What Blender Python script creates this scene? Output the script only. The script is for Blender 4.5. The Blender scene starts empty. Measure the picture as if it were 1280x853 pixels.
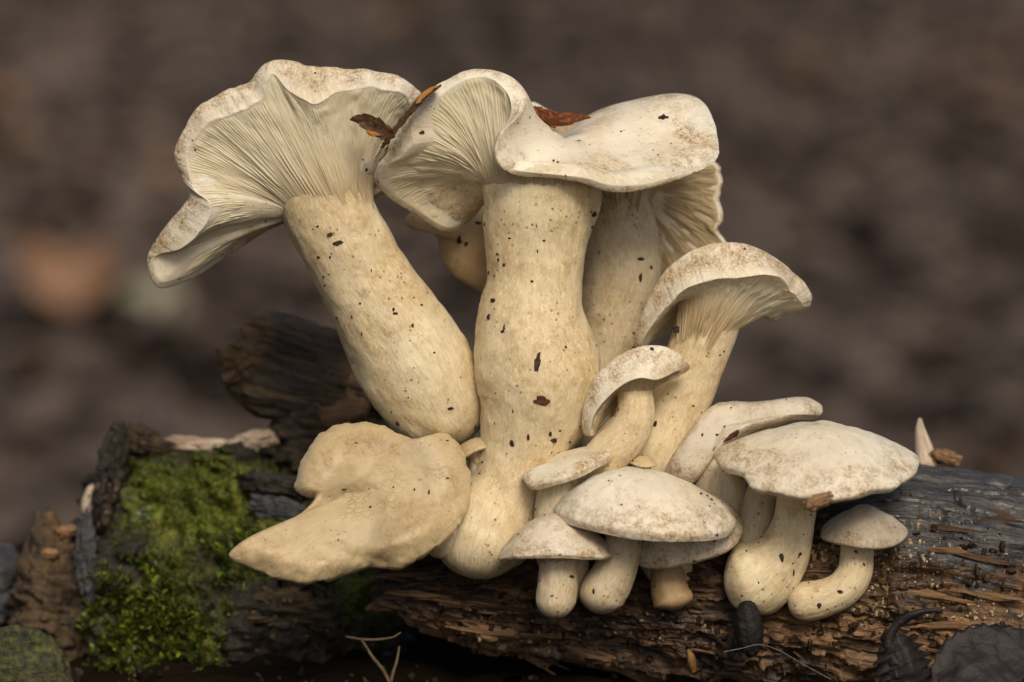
import bpy, math, random
import numpy as np
from mathutils import Vector, Matrix
from mathutils.bvhtree import BVHTree

random.seed(7); RNG = np.random.default_rng(7)
scene = bpy.context.scene
COL = scene.collection
R = math.radians

# ------------------------------------------------------------------ camera
PITCH = R(10.0)            # the camera looks a little down on the log
DIST = 0.60                # metres from lens to the mushrooms
S = 0.20 / 1280.0          # metres per authoring unit at the mushrooms
FOC = np.array([0.0, 0.0, 0.090])
FWD = np.array([0.0, math.cos(PITCH), -math.sin(PITCH)])
UPC = np.array([0.0, math.sin(PITCH), math.cos(PITCH)])
RGT = np.array([1.0, 0.0, 0.0])
cam_d = bpy.data.cameras.new('camera'); cam = bpy.data.objects.new('camera', cam_d)
COL.objects.link(cam); scene.camera = cam
cam.location = Vector(FOC - FWD * DIST)
cam.rotation_euler = (math.pi / 2 - PITCH, 0, 0)
cam_d.sensor_width = 36.0
cam_d.lens = 36.0 * DIST / 0.20
cam_d.clip_start = 0.01; cam_d.clip_end = 1000
cam_d.dof.use_dof = True
cam_d.dof.focus_distance = DIST - 0.008
cam_d.dof.aperture_fstop = 10.0

# ------------------------------------------------------------------ light
SUN_EL, SUN_AZ = R(45), R(166)      # azimuth clockwise from +Y: behind the photographer
w = bpy.data.worlds.new('World'); scene.world = w; w.use_nodes = True
nt = w.node_tree; nt.nodes.clear()
sky = nt.nodes.new('ShaderNodeTexSky'); sky.sky_type = 'NISHITA'; sky.sun_disc = False
sky.sun_elevation = SUN_EL; sky.sun_rotation = SUN_AZ
sky.air_density = 1.0; sky.dust_density = 5.0; sky.ozone_density = 1.0
bg = nt.nodes.new('ShaderNodeBackground'); bg.inputs[1].default_value = 0.05
wo = nt.nodes.new('ShaderNodeOutputWorld')
nt.links.new(sky.outputs[0], bg.inputs[0]); nt.links.new(bg.outputs[0], wo.inputs[0])
sd = bpy.data.lights.new('sun', 'SUN'); sun = bpy.data.objects.new('sun', sd); COL.objects.link(sun)
sd.energy = 1.5; sd.angle = R(20); sd.color = (1.0, 0.87, 0.68)
sdir = Vector((math.sin(SUN_AZ) * math.cos(SUN_EL), math.cos(SUN_AZ) * math.cos(SUN_EL), math.sin(SUN_EL)))
sun.rotation_euler = sdir.to_track_quat('Z', 'Y').to_euler(); sun.location = (0, 0, 3)
scene.view_settings.view_transform = 'Standard'; scene.view_settings.look = 'None'
scene.view_settings.gamma = 1.0; scene.view_settings.exposure = 0.60
scene.render.engine = 'CYCLES'

# ------------------------------------------------------------------ noise and splines
def _hash(ix, iy, iz, seed):
    h = (ix.astype(np.uint32) * np.uint32(374761393) + iy.astype(np.uint32) * np.uint32(668265263)
         + iz.astype(np.uint32) * np.uint32(2147483647 - 61) + np.uint32(seed * 974711 + 77))
    h = (h ^ (h >> np.uint32(13))) * np.uint32(1274126177)
    h = h ^ (h >> np.uint32(16))
    h = h * np.uint32(2246822519); h = h ^ (h >> np.uint32(15))
    return h.astype(np.float64) / 4294967295.0
def vnoise(p, seed=0):
    p = np.asarray(p, float); f = np.floor(p); i = f.astype(np.int64); t = p - f
    t = t * t * t * (t * (t * 6 - 15) + 10)
    out = 0
    for a in (0, 1):
        wx = t[..., 0] if a else 1 - t[..., 0]
        for b in (0, 1):
            wy = t[..., 1] if b else 1 - t[..., 1]
            for c in (0, 1):
                wz = t[..., 2] if c else 1 - t[..., 2]
                out = out + wx * wy * wz * _hash(i[..., 0] + a, i[..., 1] + b, i[..., 2] + c, seed)
    return out * 2 - 1
def fbm(p, octaves=4, seed=0, gain=0.5):
    p = np.asarray(p, float); out = 0; amp = 1; tot = 0
    for o in range(octaves):
        out = out + amp * vnoise(p * (2.03 ** o) + 17.3 * o, seed + o * 13); tot += amp; amp *= gain
    return out / tot
def smooth(a, b, x):
    t = np.clip((x - a) / (b - a), 0, 1); return t * t * (3 - 2 * t)

def hermite(K, C, q):
    """Catmull-Rom through C (M,...) at knots K (M,), sampled at q (n,)"""
    M = len(K); T = np.zeros_like(C)
    for i in range(M):
        a = max(i - 1, 0); b = min(i + 1, M - 1)
        T[i] = (C[b] - C[a]) / (K[b] - K[a])
    idx = np.clip(np.searchsorted(K, q, side='right') - 1, 0, M - 2)
    h = K[idx + 1] - K[idx]; t = (q - K[idx]) / h
    sh = (len(q),) + (1,) * (C.ndim - 1)
    t = t.reshape(sh); h = h.reshape(sh)
    h00 = 2 * t**3 - 3 * t**2 + 1; h10 = t**3 - 2 * t**2 + t; h01 = -2 * t**3 + 3 * t**2; h11 = t**3 - t**2
    return h00 * C[idx] + h10 * h * T[idx] + h01 * C[idx + 1] + h11 * h * T[idx + 1]
def closed_knots(C):
    d = np.linalg.norm(np.roll(C, -1, 0) - C, axis=1) ** 0.6 + 1e-6
    return np.concatenate([[0], np.cumsum(d)])
def closed(C, n, K=None):
    C = np.asarray(C, float); M = len(C)
    if K is None: K = closed_knots(C)
    L = K[-1]
    Ke = np.concatenate([K[:-1][-3:] - L, K[:-1], K[:-1][:4] + L])
    Ce = np.concatenate([C[-3:], C, C[:4]])
    return hermite(Ke, Ce, np.linspace(0, L, n, endpoint=False))
def unit(v): return v / (np.linalg.norm(v, axis=-1, keepdims=True) + 1e-12)

# authoring space: X right, Y up, Z away from the lens, in units of S around the focus point
def U(x, y, d=0.0):
    k = 1 + d * S / DIST
    return np.array([(x - 640) * k, (426.5 - y) * k, d], float)
def UL(L): return np.array([U(*p) for p in L])
def toW(V):
    V = np.asarray(V, float)
    return FOC + S * (V[..., 0:1] * RGT + V[..., 1:2] * UPC + V[..., 2:3] * FWD)
def toI(V):                                       # authoring space -> photo coordinates
    k = 1 + V[..., 2] * S / DIST
    return 640 + V[..., 0] / k, 426.5 - V[..., 1] / k

# ------------------------------------------------------------------ mesh building
def grid_faces(rows, cols, wrap=True):
    r = np.arange(rows - 1)[:, None]; c = np.arange(cols if wrap else cols - 1)[None, :]
    c2 = (c + 1) % cols
    q = np.stack([r * cols + c, r * cols + c2, (r + 1) * cols + c2, (r + 1) * cols + c], -1)
    return q.reshape(-1, 4)
def raw_mesh(name, Vw, F, mat, attrs=None, smooth_=True):
    me = bpy.data.meshes.new(name)
    F = np.asarray(F); n = F.shape[1]
    me.vertices.add(len(Vw)); me.vertices.foreach_set('co', np.ascontiguousarray(Vw, np.float32).ravel())
    me.loops.add(F.size); me.loops.foreach_set('vertex_index', F.astype(np.int32).ravel())
    me.polygons.add(len(F)); me.polygons.foreach_set('loop_start', np.arange(0, F.size, n, dtype=np.int32))
    me.polygons.foreach_set('loop_total', np.full(len(F), n, np.int32))
    me.polygons.foreach_set('use_smooth', np.full(len(F), bool(smooth_)))
    me.update(calc_edges=True)
    for k, v in (attrs or {}).items():
        v = np.asarray(v, np.float32)
        if v.ndim == 1:
            a = me.attributes.new(k, 'FLOAT', 'POINT'); a.data.foreach_set('value', v)
        else:
            a = me.attributes.new(k, 'FLOAT_VECTOR', 'POINT'); a.data.foreach_set('vector', v.ravel())
    if mat: me.materials.append(mat)
    return me
GEO = {}                                          # object name -> (authoring verts, faces)
def part(name, V, F, mat, parent=None, attrs=None, kind=None, base=None, smooth_=True, flip=False):
    F = np.asarray(F)
    if flip: F = F[:, ::-1]
    W = toW(V)
    o_loc = np.array(parent.matrix_world.translation) if parent else (toW(base) if base is not None else np.zeros(3))
    me = raw_mesh(name, W - o_loc, F, mat, attrs, smooth_)
    o = bpy.data.objects.new(name, me); COL.objects.link(o)
    if parent: o.parent = parent
    else: o.location = o_loc
    if kind: o['kind'] = kind
    GEO[o.name] = (np.asarray(V, float), F)
    return o
def thing(name, label, cat, base, group=None):
    o = bpy.data.objects.new(name, None); COL.objects.link(o)
    o.empty_display_size = 0.005
    o.location = Vector(toW(base)); o.matrix_world = Matrix.Translation(o.location)
    return tag(o, label, cat, group)
def tag(o, label, cat, group=None):
    o['label'] = label; o['category'] = cat
    if group: o['group'] = group
    return o
def outward(V, F):
    """True when faces wind inward and need flipping"""
    a, b, c = V[F[:, 0]], V[F[:, 1]], V[F[:, 2]]
    vol = np.einsum('ij,ij->i', a - V.mean(0), np.cross(b - V.mean(0), c - V.mean(0))).sum()
    if F.shape[1] == 4:
        d = V[F[:, 3]]
        vol += np.einsum('ij,ij->i', a - V.mean(0), np.cross(c - V.mean(0), d - V.mean(0))).sum()
    return vol > 0            # authoring axes are left-handed (X right, Y up, Z away)

# ------------------------------------------------------------------ materials
class NT:
    def __init__(s, name):
        s.m = bpy.data.materials.new(name); s.m.use_nodes = True
        s.t = s.m.node_tree; s.n = s.t.nodes; s.n.clear()
        s.out = s.n.new('ShaderNodeOutputMaterial')
        s.p = s.n.new('ShaderNodeBsdfPrincipled'); s.L(s.p.outputs[0], s.out.inputs[0])
    def L(s, a, b): s.t.links.new(a, b)
    def set(s, sock, v):
        if hasattr(v, 'links') or isinstance(v, bpy.types.NodeSocket): s.L(v, sock)
        else: sock.default_value = v
    def attr(s, name, out='Vector'):
        n = s.n.new('ShaderNodeAttribute'); n.attribute_name = name; return n.outputs[out]
    def obj(s): return s.n.new('ShaderNodeTexCoord').outputs['Object']
    def mapping(s, v, sc):
        n = s.n.new('ShaderNodeMapping'); n.inputs['Scale'].default_value = sc; s.L(v, n.inputs[0]); return n.outputs[0]
    def noise(s, v, scale, detail=4, rough=0.55, dist=0.0):
        n = s.n.new('ShaderNodeTexNoise'); s.L(v, n.inputs['Vector'])
        n.inputs['Scale'].default_value = scale; n.inputs['Detail'].default_value = detail
        n.inputs['Roughness'].default_value = rough; n.inputs['Distortion'].default_value = dist
        return n.outputs[0]
    def voro(s, v, scale, feature='F1', out=0, rnd=1.0):
        n = s.n.new('ShaderNodeTexVoronoi'); n.feature = feature; s.L(v, n.inputs['Vector'])
        n.inputs['Scale'].default_value = scale; n.inputs['Randomness'].default_value = rnd
        return n.outputs[out]
    def ramp(s, f, stops, interp='LINEAR'):
        n = s.n.new('ShaderNodeValToRGB'); s.L(f, n.inputs[0]); e = n.color_ramp.elements
        n.color_ramp.interpolation = interp
        while len(e) < len(stops): e.new(0.5)
        for k, (p, c) in enumerate(stops):
            e[k].position = p; e[k].color = (*c, 1) if isinstance(c, tuple) else (c, c, c, 1)
        return n.outputs[0]
    def mix(s, f, a, b, blend='MIX'):
        n = s.n.new('ShaderNodeMix'); n.data_type = 'RGBA'; n.blend_type = blend
        s.set(n.inputs[0], f)
        for k, v in ((6, a), (7, b)):
            if isinstance(v, tuple): n.inputs[k].default_value = (*v, 1)
            else: s.L(v, n.inputs[k])
        return n.outputs[2]
    def math(s, op, a, b=0.0, clamp=False):
        n = s.n.new('ShaderNodeMath'); n.operation = op; n.use_clamp = clamp
        s.set(n.inputs[0], a); s.set(n.inputs[1], b); return n.outputs[0]
    def rng(s, f, a, b, c=0.0, d=1.0):
        n = s.n.new('ShaderNodeMapRange'); s.L(f, n.inputs[0])
        for k, v in zip((1, 2, 3, 4), (a, b, c, d)): n.inputs[k].default_value = v
        return n.outputs[0]
    def bump(s, h, strength, dist, prev=None):
        n = s.n.new('ShaderNodeBump'); s.L(h, n.inputs['Height'])
        n.inputs['Strength'].default_value = strength; n.inputs['Distance'].default_value = dist
        if prev: s.L(prev, n.inputs['Normal'])
        return n.outputs[0]
    def fin(s, col, rough, normal=None, spec=0.4, sss=0.0, rad=(1, .6, .35), scale=0.003):
        s.set(s.p.inputs['Base Color'], (*col, 1) if isinstance(col, tuple) else col)
        s.set(s.p.inputs['Roughness'], rough)
        s.p.inputs['Specular IOR Level'].default_value = spec
        if sss:
            s.p.inputs['Subsurface Weight'].default_value = sss
            s.p.inputs['Subsurface Radius'].default_value = rad
            s.p.inputs['Subsurface Scale'].default_value = scale
        if normal: s.L(normal, s.p.inputs['Normal'])
        return s.m

def mat_stem(name, pale, tan, brown, amount):
    k = NT(name); co = k.attr('co'); ob = k.obj()
    fib = k.noise(k.mapping(co, (0.16, 0.16, 0.035)), 1.0, 5, 0.65, 0.8)
    fine = k.noise(k.mapping(co, (0.32, 0.32, 0.11)), 1.0, 5, 0.75, 0.8)
    big = k.noise(ob, 60, 5, 0.62, .5); mid = k.noise(ob, 420, 5, .72, .3)
    c = k.mix(k.rng(big, .36, .64), pale, tan)
    c = k.mix(k.math('MULTIPLY', k.rng(fib, .48, .62), .60), c, tan)
    c = k.mix(k.math('MULTIPLY', k.rng(fine, .47, .66), .75), c, tuple(min(1, x * 1.14) for x in pale))
    c = k.mix(k.math('MULTIPLY', k.math('MULTIPLY', k.rng(mid, .50, .64), k.rng(big, .40, .58)), amount), c, brown)
    sp = k.noise(k.mapping(co, (0.20, 0.20, 0.10)), 1.0, 5, 0.75)
    c = k.mix(k.math('MULTIPLY', k.rng(sp, .58, .66), 0.55), c, brown)
    v = k.voro(ob, 640, 'F1', 0)
    gate = k.rng(k.noise(ob, 160, 2), .50, .58)
    c = k.mix(k.math('MULTIPLY', k.math('MULTIPLY', k.rng(v, .22, .12), gate), 0.8), c, (.20, .11, .04))
    inf = k.rng(k.n.new('ShaderNodeObjectInfo').outputs['Random'], 0, 1, .88, 1.04); cmb = k.n.new('ShaderNodeCombineColor'); k.L(inf, cmb.inputs[0]); k.L(inf, cmb.inputs[1]); k.L(k.math('MULTIPLY', inf, .985), cmb.inputs[2]); c = k.mix(1.0, c, cmb.outputs[0], 'MULTIPLY')
    b = k.bump(fib, .35, .0006); b = k.bump(fine, .32, .0003, b); b = k.bump(mid, .34, .0004, b); b = k.bump(k.noise(ob, 2200, 3), .25, .00012, b)
    return k.fin(c, k.rng(fine, .3, .7, .42, .68), b, .40, .2, (1, .62, .33), .003)
def mat_cap(name, pale, tan, brown, edge=0.75, patch=0.5, scaly=0.0, rimpale=0.0):
    k = NT(name); co = k.attr('co'); t = k.attr('t', 'Fac'); ob = k.obj()
    rad = k.noise(k.mapping(co, (.30, .30, 2.2)), 1.0, 5, .65, .35)
    big = k.noise(ob, 55, 5, .62, .4); mid = k.noise(ob, 360, 6, .72, .3); fine = k.noise(ob, 2100, 3, .7)
    c = k.mix(k.rng(big, .40, .60), pale, tan)
    c = k.mix(k.math('MULTIPLY', k.rng(rad, .46, .62), .6), c, pale)
    c = k.mix(k.math('MULTIPLY', k.rng(k.noise(ob, 85, 4, .6), .50, .64), .45), c, tuple(x * .86 for x in (pale[0] * .96, pale[1], pale[2] * 1.1)))
    # brown scurf near the margin and in blotches, broken up by fine noise
    ring = k.math('MULTIPLY', k.rng(t, .50, .74), k.rng(t, .99, .90))
    m = k.math('MULTIPLY', ring, k.rng(big, .26, .50))
    m = k.math('ADD', m, k.math('MULTIPLY', k.rng(k.noise(ob, 110, 5, .65, .6), .50, .64), patch), True)
    gr_ = k.math('MULTIPLY', k.rng(fine, .40, .58), k.rng(mid, .36, .60))
    c = k.mix(k.math('MULTIPLY', k.math('MULTIPLY', m, gr_), edge), c, brown)
    c = k.mix(k.math('MULTIPLY', k.math('MULTIPLY', m, k.rng(mid, .44, .62)), edge * .45), c, tuple(x * 1.7 for x in brown))
    sc = k.math('MULTIPLY', k.rng(k.voro(ob, 1000, 'F1', 0), .26, .16), k.rng(mid, .52, .60))
    c = k.mix(k.math('MULTIPLY', sc, .7), c, (.16, .09, .04))
    b = k.bump(mid, .35, .0005); b = k.bump(fine, .45, .00018, b); b = k.bump(rad, .35, .0005, b)
    if scaly:                                     # cracked, scaly skin round the middle
        dn = k.voro(k.mapping(ob, (1, 1, 1.6)), 620, 'DISTANCE_TO_EDGE', 0); cm_ = k.math('MULTIPLY', k.rng(t, .36, .10), k.rng(k.noise(ob, 150, 4), .40, .56))
        cr = k.math('MULTIPLY', k.rng(dn, .14, .02), cm_); c = k.mix(k.math('MULTIPLY', cr, .6), c, brown)
        c = k.mix(k.math('MULTIPLY', k.math('MULTIPLY', k.rng(dn, .16, .34), cm_), .45), c, pale)
        b = k.bump(k.math('MULTIPLY', k.rng(dn, .0, .2), cm_), .6, .0006, b)
    if rimpale: c = k.mix(k.math('MULTIPLY', k.math('MULTIPLY', k.rng(t, .56, .80), k.rng(big, .30, .60)), rimpale), c, tuple(min(1, x * 1.3) for x in pale))
    inf = k.rng(k.n.new('ShaderNodeObjectInfo').outputs['Random'], 0, 1, .88, 1.04); cmb = k.n.new('ShaderNodeCombineColor'); k.L(inf, cmb.inputs[0]); k.L(inf, cmb.inputs[1]); k.L(k.math('MULTIPLY', inf, .985), cmb.inputs[2]); c = k.mix(1.0, c, cmb.outputs[0], 'MULTIPLY')
    return k.fin(c, k.rng(mid, .3, .7, .30, .54), b, .6, .18, (1, .65, .38), .003)
def mat_gill(name, pale, tan):
    k = NT(name); co = k.attr('co'); t = k.attr('t', 'Fac'); ob = k.obj()
    rad = k.noise(k.mapping(co, (.5, .5, .8)), 1.0, 4, .6, .2)
    big = k.noise(ob, 60, 3)
    c = k.mix(k.rng(rad, .35, .65), tan, pale); c = k.mix(k.math('MULTIPLY', k.rng(big, .5, .75), .45), c, tan)
    c = k.mix(k.rng(t, .55, .88), c, k.mix(k.rng(k.noise(k.mapping(co, (.5, .5, 1.5)), 1.0, 4, .7), .40, .60), (.61, .465, .255), (.76, .655, .45)))
    b = k.bump(rad, .3, .0003)
    m = k.fin(c, .6, b, .3)
    tr = k.n.new('ShaderNodeBsdfTranslucent'); k.L(c, tr.inputs[0])
    mx = k.n.new('ShaderNodeMixShader'); mx.inputs[0].default_value = .38
    k.L(k.p.outputs[0], mx.inputs[1]); k.L(tr.outputs[0], mx.inputs[2]); k.L(mx.outputs[0], k.out.inputs[0])
    return m
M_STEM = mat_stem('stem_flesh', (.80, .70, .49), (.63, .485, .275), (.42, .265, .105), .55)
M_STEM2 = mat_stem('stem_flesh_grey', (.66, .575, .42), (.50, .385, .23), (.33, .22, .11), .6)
M_CAP = mat_cap('cap_skin', (.85, .785, .65), (.70, .58, .40), (.27, .18, .085), 1.0, .6)
M_CAPT = mat_cap('cap_skin_tan', (.60, .48, .29), (.43, .31, .155), (.27, .17, .07), .85, .8, 1.0, .8)
M_CAPG = mat_cap('cap_skin_grey', (.72, .65, .53), (.50, .41, .28), (.24, .16, .08), 1.0, .85)
M_CAPP = mat_cap('cap_skin_dark_grey', (.58, .52, .43), (.38, .31, .225), (.19, .13, .075), 1.0, .9)
M_CAPB = mat_cap('cap_skin_brown', (.52, .37, .20), (.40, .26, .12), (.22, .13, .06), .5, .5)
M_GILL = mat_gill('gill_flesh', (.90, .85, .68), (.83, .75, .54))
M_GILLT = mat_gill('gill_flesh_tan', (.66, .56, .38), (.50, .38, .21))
def mat_flat(name, a, b, scale=300, rough=.6, spec=.3, bstr=.5):
    k = NT(name); ob = k.obj(); n = k.noise(ob, scale, 5, .6)
    return k.fin(k.mix(k.rng(n, .35, .65), a, b), rough, k.bump(n, bstr, .0006), spec)
M_DIRT = mat_flat('dirt_crumb', (.012, .008, .005), (.06, .03, .012), 900)
M_BARKCHIP = mat_flat('bark_chip_red', (.05, .015, .008), (.12, .04, .018), 700)

# ------------------------------------------------------------------ mushroom parts
def tube(ctrl, rows=110, cols=84, wob=0.035, seed=0, ell=None, lump=60.0, r_end=True, flat_top=True):
    """ctrl: (x, y, d, r) from top to base"""
    C = np.array([[*U(c[0], c[1], c[2]), c[3]] for c in ctrl], float)
    K = np.concatenate([[0], np.cumsum(np.linalg.norm(np.diff(C[:, :3], axis=0), axis=1))])
    q = np.linspace(0, K[-1], rows); P = hermite(K, C, q); c, r = P[:, :3], np.maximum(P[:, 3], .12)
    T = unit(np.gradient(c, axis=0))
    N = np.zeros_like(T); n0 = np.array([0, 0, -1.0]); 
    for i in range(rows):
        n0 = n0 - T[i] * n0.dot(T[i]); n0 = n0 / np.linalg.norm(n0); N[i] = n0
    B = np.cross(T, N)
    th = np.linspace(0, 2 * np.pi, cols, endpoint=False)
    if r_end:                                     # a rounded foot
        e = C[-1, 3]; dist = K[-1] - q; m = dist < e
        r = np.where(m, r * np.sqrt(np.clip(1 - (1 - dist / e) ** 2, 0.0004, 1)), r)
    dirs = np.cos(th)[None, :, None] * N[:, None] + np.sin(th)[None, :, None] * B[:, None]
    V0 = c[:, None] + dirs * r[:, None, None]
    disp = 1 + wob * 2.2 * fbm(V0 / lump, 3, seed) + wob * .5 * fbm(V0 / (lump * .28), 2, seed + 5)
    rib = np.stack(np.broadcast_arrays(np.cos(th)[None] * 3.2, np.sin(th)[None] * 3.2, q[:, None] / 150.0), -1)
    disp = disp + wob * .9 * fbm(rib, 3, seed + 8)
    V = c[:, None] + dirs * (r[:, None] * disp)[..., None]
    rm = r.mean()
    co = np.stack(np.broadcast_arrays(np.cos(th)[None] * rm + seed * 7, np.sin(th)[None] * rm, q[:, None]), -1)
    V = V.reshape(-1, 3); F = grid_faces(rows, cols)
    V = np.vstack([V, c[0], c[-1] + T[-1] * .2]); n = len(V); i = np.arange(cols); j = (i + 1) % cols
    top = np.stack([i * 0 + n - 2, j, i, i], -1); bot = np.stack([i * 0 + n - 1, (rows - 1) * cols + i, (rows - 1) * cols + j, (rows - 1) * cols + j], -1)
    co = np.vstack([co.reshape(-1, 3), co.reshape(-1, 3)[0], co.reshape(-1, 3)[-1]])
    tri = np.vstack([top, bot])
    return V, F, tri[:, :3], {'co': co}
def add_tube(name, parent, mat, ctrl, **kw):
    V, F, T3, at = tube(ctrl, **kw)
    fl = outward(V, F)
    # triangles folded into quads with a doubled corner are avoided: build two-index meshes as triangles
    F3 = np.vstack([F[:, [0, 1, 2]], F[:, [0, 2, 3]], T3])
    return part(name, V, F3, mat, parent, at, flip=fl)

def add_cap(parent, apex, outer, lip, gc, gr, gaxis, mat, gmat, n=420, mids=((.35, .5), (.72, .55)), bulge=(0, 0, 0),
            gb=10.0, gills=110, gh=5.0, thick=4.0, wob=1.6, seed=1, lap=(0.0, 0.0, 0.0), gdec=14.0, edge_wave=0.0, relief=None):
    """apex point, outer loop, lip loop (paired controls), gill centre, stem radius there, stem axis (pointing down)"""
    apex = np.asarray(apex, float); gc = np.asarray(gc, float); gaxis = unit(np.asarray(gaxis, float)); bulge = np.asarray(bulge, float)
    K = closed_knots(np.asarray(lip, float))
    O = closed(outer, n, K); Lp = closed(lip, n, K)
    if edge_wave:
        thn = np.linspace(0, 2 * np.pi, n, endpoint=False); cc = np.stack([np.cos(thn) * 9, np.sin(thn) * 9, 0 * thn + seed], -1)
        dv = ((vnoise(cc, seed) + .35 * vnoise(cc * 3.3, seed + 1)) * edge_wave)[:, None] * unit(Lp - gc); Lp = Lp + dv; O = O + dv * .7
    d = Lp - gc; d = d - (d @ gaxis)[:, None] * gaxis
    ring = gc + unit(d) * gr + gaxis * gdec
    up = -gaxis
    loops = [np.repeat(apex[None] + 0, n, 0) + (O - apex) * .012]
    fq = np.fft.fft(O, axis=0); fr_q = np.minimum(np.arange(n), n - np.arange(n))
    for s_, b_ in mids:                           # towards the centre the outline's small waves die out
        sig = 2.2 + 26 * s_ ** 2.5
        Os = np.real(np.fft.ifft(fq * np.exp(-(fr_q / sig) ** 2)[:, None], axis=0))
        loops.append(apex + (Os - apex) * s_ + bulge * b_)
    loops += [O, Lp]
    kt = [0] + [m[0] * .8 for m in mids] + [.8, 1.0]
    und = [Lp + (ring - Lp) * .05 + up * 1.5] + [(1 - s_) * Lp + s_ * ring + up * (thick + gb * 4 * s_ * (1 - s_)) for s_ in (.3, .7)] + [ring + up * (thick + 4)]
    loops += und; loops.append(np.repeat((gc + up * (thick + 2))[None], n, 0) + (ring - gc) * .02)
    A = np.stack(loops); M = len(A)
    Kn = np.concatenate([[0], np.cumsum(np.linalg.norm(np.diff(A, axis=0), axis=2).mean(1) ** .75 + 1e-3)])
    qs = np.concatenate([np.linspace(Kn[i], Kn[i + 1], 13 if i < M - 5 else 6, endpoint=False) for i in range(M - 1)] + [[Kn[-1]]])
    V = hermite(Kn, A, qs)
    tt = np.interp(qs, Kn, np.array(kt + [1.0] * (M - len(kt))))
    thn = np.linspace(0, 2 * np.pi, n, endpoint=False)
    fade = smooth(0, .15, tt)[:, None]
    nv = fbm(V / 38.0, 3, seed) * wob * fade + fbm(V / 9.0, 2, seed + 3) * wob * .22 * fade
    if relief is not None: V = V + relief(V) * (tt < .999)[:, None, None]
    cen = V.mean((0, 1)); V = V + unit(V - cen) * nv[..., None]
    co = np.stack(np.broadcast_arrays(np.cos(thn)[None] * 110 + seed * 31, np.sin(thn)[None] * 110, tt[:, None] * 6), -1).reshape(-1, 3)
    rows = len(qs); Vf = V.reshape(-1, 3); F = grid_faces(rows, n)
    tf = np.repeat(tt, n)
    Vf = np.vstack([Vf, Vf[:n].mean(0), Vf[-n:].mean(0)]); nn = len(Vf); i = np.arange(n); j = (i + 1) % n
    T3 = np.vstack([np.stack([i * 0 + nn - 2, j, i], -1), np.stack([i * 0 + nn - 1, (rows - 1) * n + i, (rows - 1) * n + j], -1)])
    co = np.vstack([co, co[0], co[-1]]); tf = np.concatenate([tf, [0, 1]])
    F3 = np.vstack([F[:, [0, 1, 2]], F[:, [0, 2, 3]], T3])
    cap = part('cap', Vf, F3, mat, parent, {'co': co, 't': tf}, flip=outward(Vf, F))
    if gills:
        gills = int(gills * 1.35); m = gills * 7
        K2 = np.linspace(0, 1, m, endpoint=False) * n
        i0 = np.floor(K2).astype(int) % n; i1 = (i0 + 1) % n; fr = (K2 - np.floor(K2))[:, None]
        rs = lambda a: a[i0] * (1 - fr) + a[i1] * fr
        Lg, Rg = rs(Lp), rs(ring)
        gcx = gc + gaxis * gdec
        Ro = gcx + (Rg - gcx) * 1.10 - gaxis * gdec * .35; Ri = gcx + (Rg - gcx) * .66 + gaxis * max(10, gr * .75)
        tq = np.linspace(0, 2 * np.pi, m, endpoint=False); jag = vnoise(np.stack([np.cos(tq) * 22, np.sin(tq) * 22, 0 * tq], -1), seed + 60) + .7 * vnoise(np.stack([np.cos(tq) * 6, np.sin(tq) * 6, 0 * tq], -1), seed + 61)
        Ri = Ri + gaxis * (jag * gr * .30)[:, None]
        fg = np.fft.fft(Lg, axis=0); fi = np.minimum(np.arange(m), m - np.arange(m)); sm = lambda sg_: np.real(np.fft.ifft(fg * np.exp(-(fi / sg_) ** 2)[:, None], axis=0))
        gl = [Lg + (Ro - Lg) * .006 + up * .3] + [(1 - s_) * sm(g_) + s_ * Ro + up * gb * 4 * s_ * (1 - s_) for s_, g_ in ((.3, 14), (.7, 5))] + [Ro, Ri]
        G = np.stack(gl); kg = np.array([0, .27, .62, .82, 1.0]); rows = 46; q = np.linspace(0, 1, rows) ** 1.05
        G = hermite(kg, G, q)
        dr = np.gradient(G, axis=0); dt = np.roll(G, -1, 1) - np.roll(G, 1, 1)
        Nn = unit(np.cross(dr, dt)); sg = np.sign(np.einsum('ijk,k->ij', Nn, gaxis).mean()); Nn = Nn * (sg if sg else 1)
        th = np.linspace(0, 2 * np.pi, m, endpoint=False)
        cc = np.stack([np.cos(th) * 14, np.sin(th) * 14, 0 * th], -1)
        jit = vnoise(cc, seed + 40) * .55
        ph = np.arange(m) / 7.0 + jit; fr_ = ph - np.floor(ph); gi = np.floor(ph).astype(int)
        wave = fbm(np.stack(np.broadcast_arrays(np.cos(th)[None] * 9, np.sin(th)[None] * 9, q[:, None] * 5), -1), 3, seed + 50)
        frw = fr_[None] + .12 * wave
        pulse = np.exp(-((frw - .5) / .27) ** 2)
        rnd = np.random.default_rng(seed).random(gills + 9)
        lenf = np.where(gi % 2 == 0, 1.0, .35 + .4 * rnd[np.clip(gi, 0, gills + 8)])
        env = smooth(0, .06, q)[:, None] * smooth(1.0, .72, q)[:, None] * smooth(1.02, .7, q[:, None] / lenf[None])
        hh = gh * .17 * (.3 + .8 * rnd[np.clip(gi, 0, gills + 8)])[None] * pulse * env
        und_ = 3.6 * wave * env
        Gd = G + Nn * (hh + und_)[..., None]
        co = np.stack(np.broadcast_arrays(np.cos(th)[None] * 110 + seed, np.sin(th)[None] * 110, q[:, None] * 6), -1).reshape(-1, 3)
        o = part('gills', Gd.reshape(-1, 3), grid_faces(rows, m), gmat, parent, {'co': co, 't': np.repeat(q, m)}, kind='stuff')
        o.parent = cap                            # same local frame as the cap
    return cap

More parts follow.
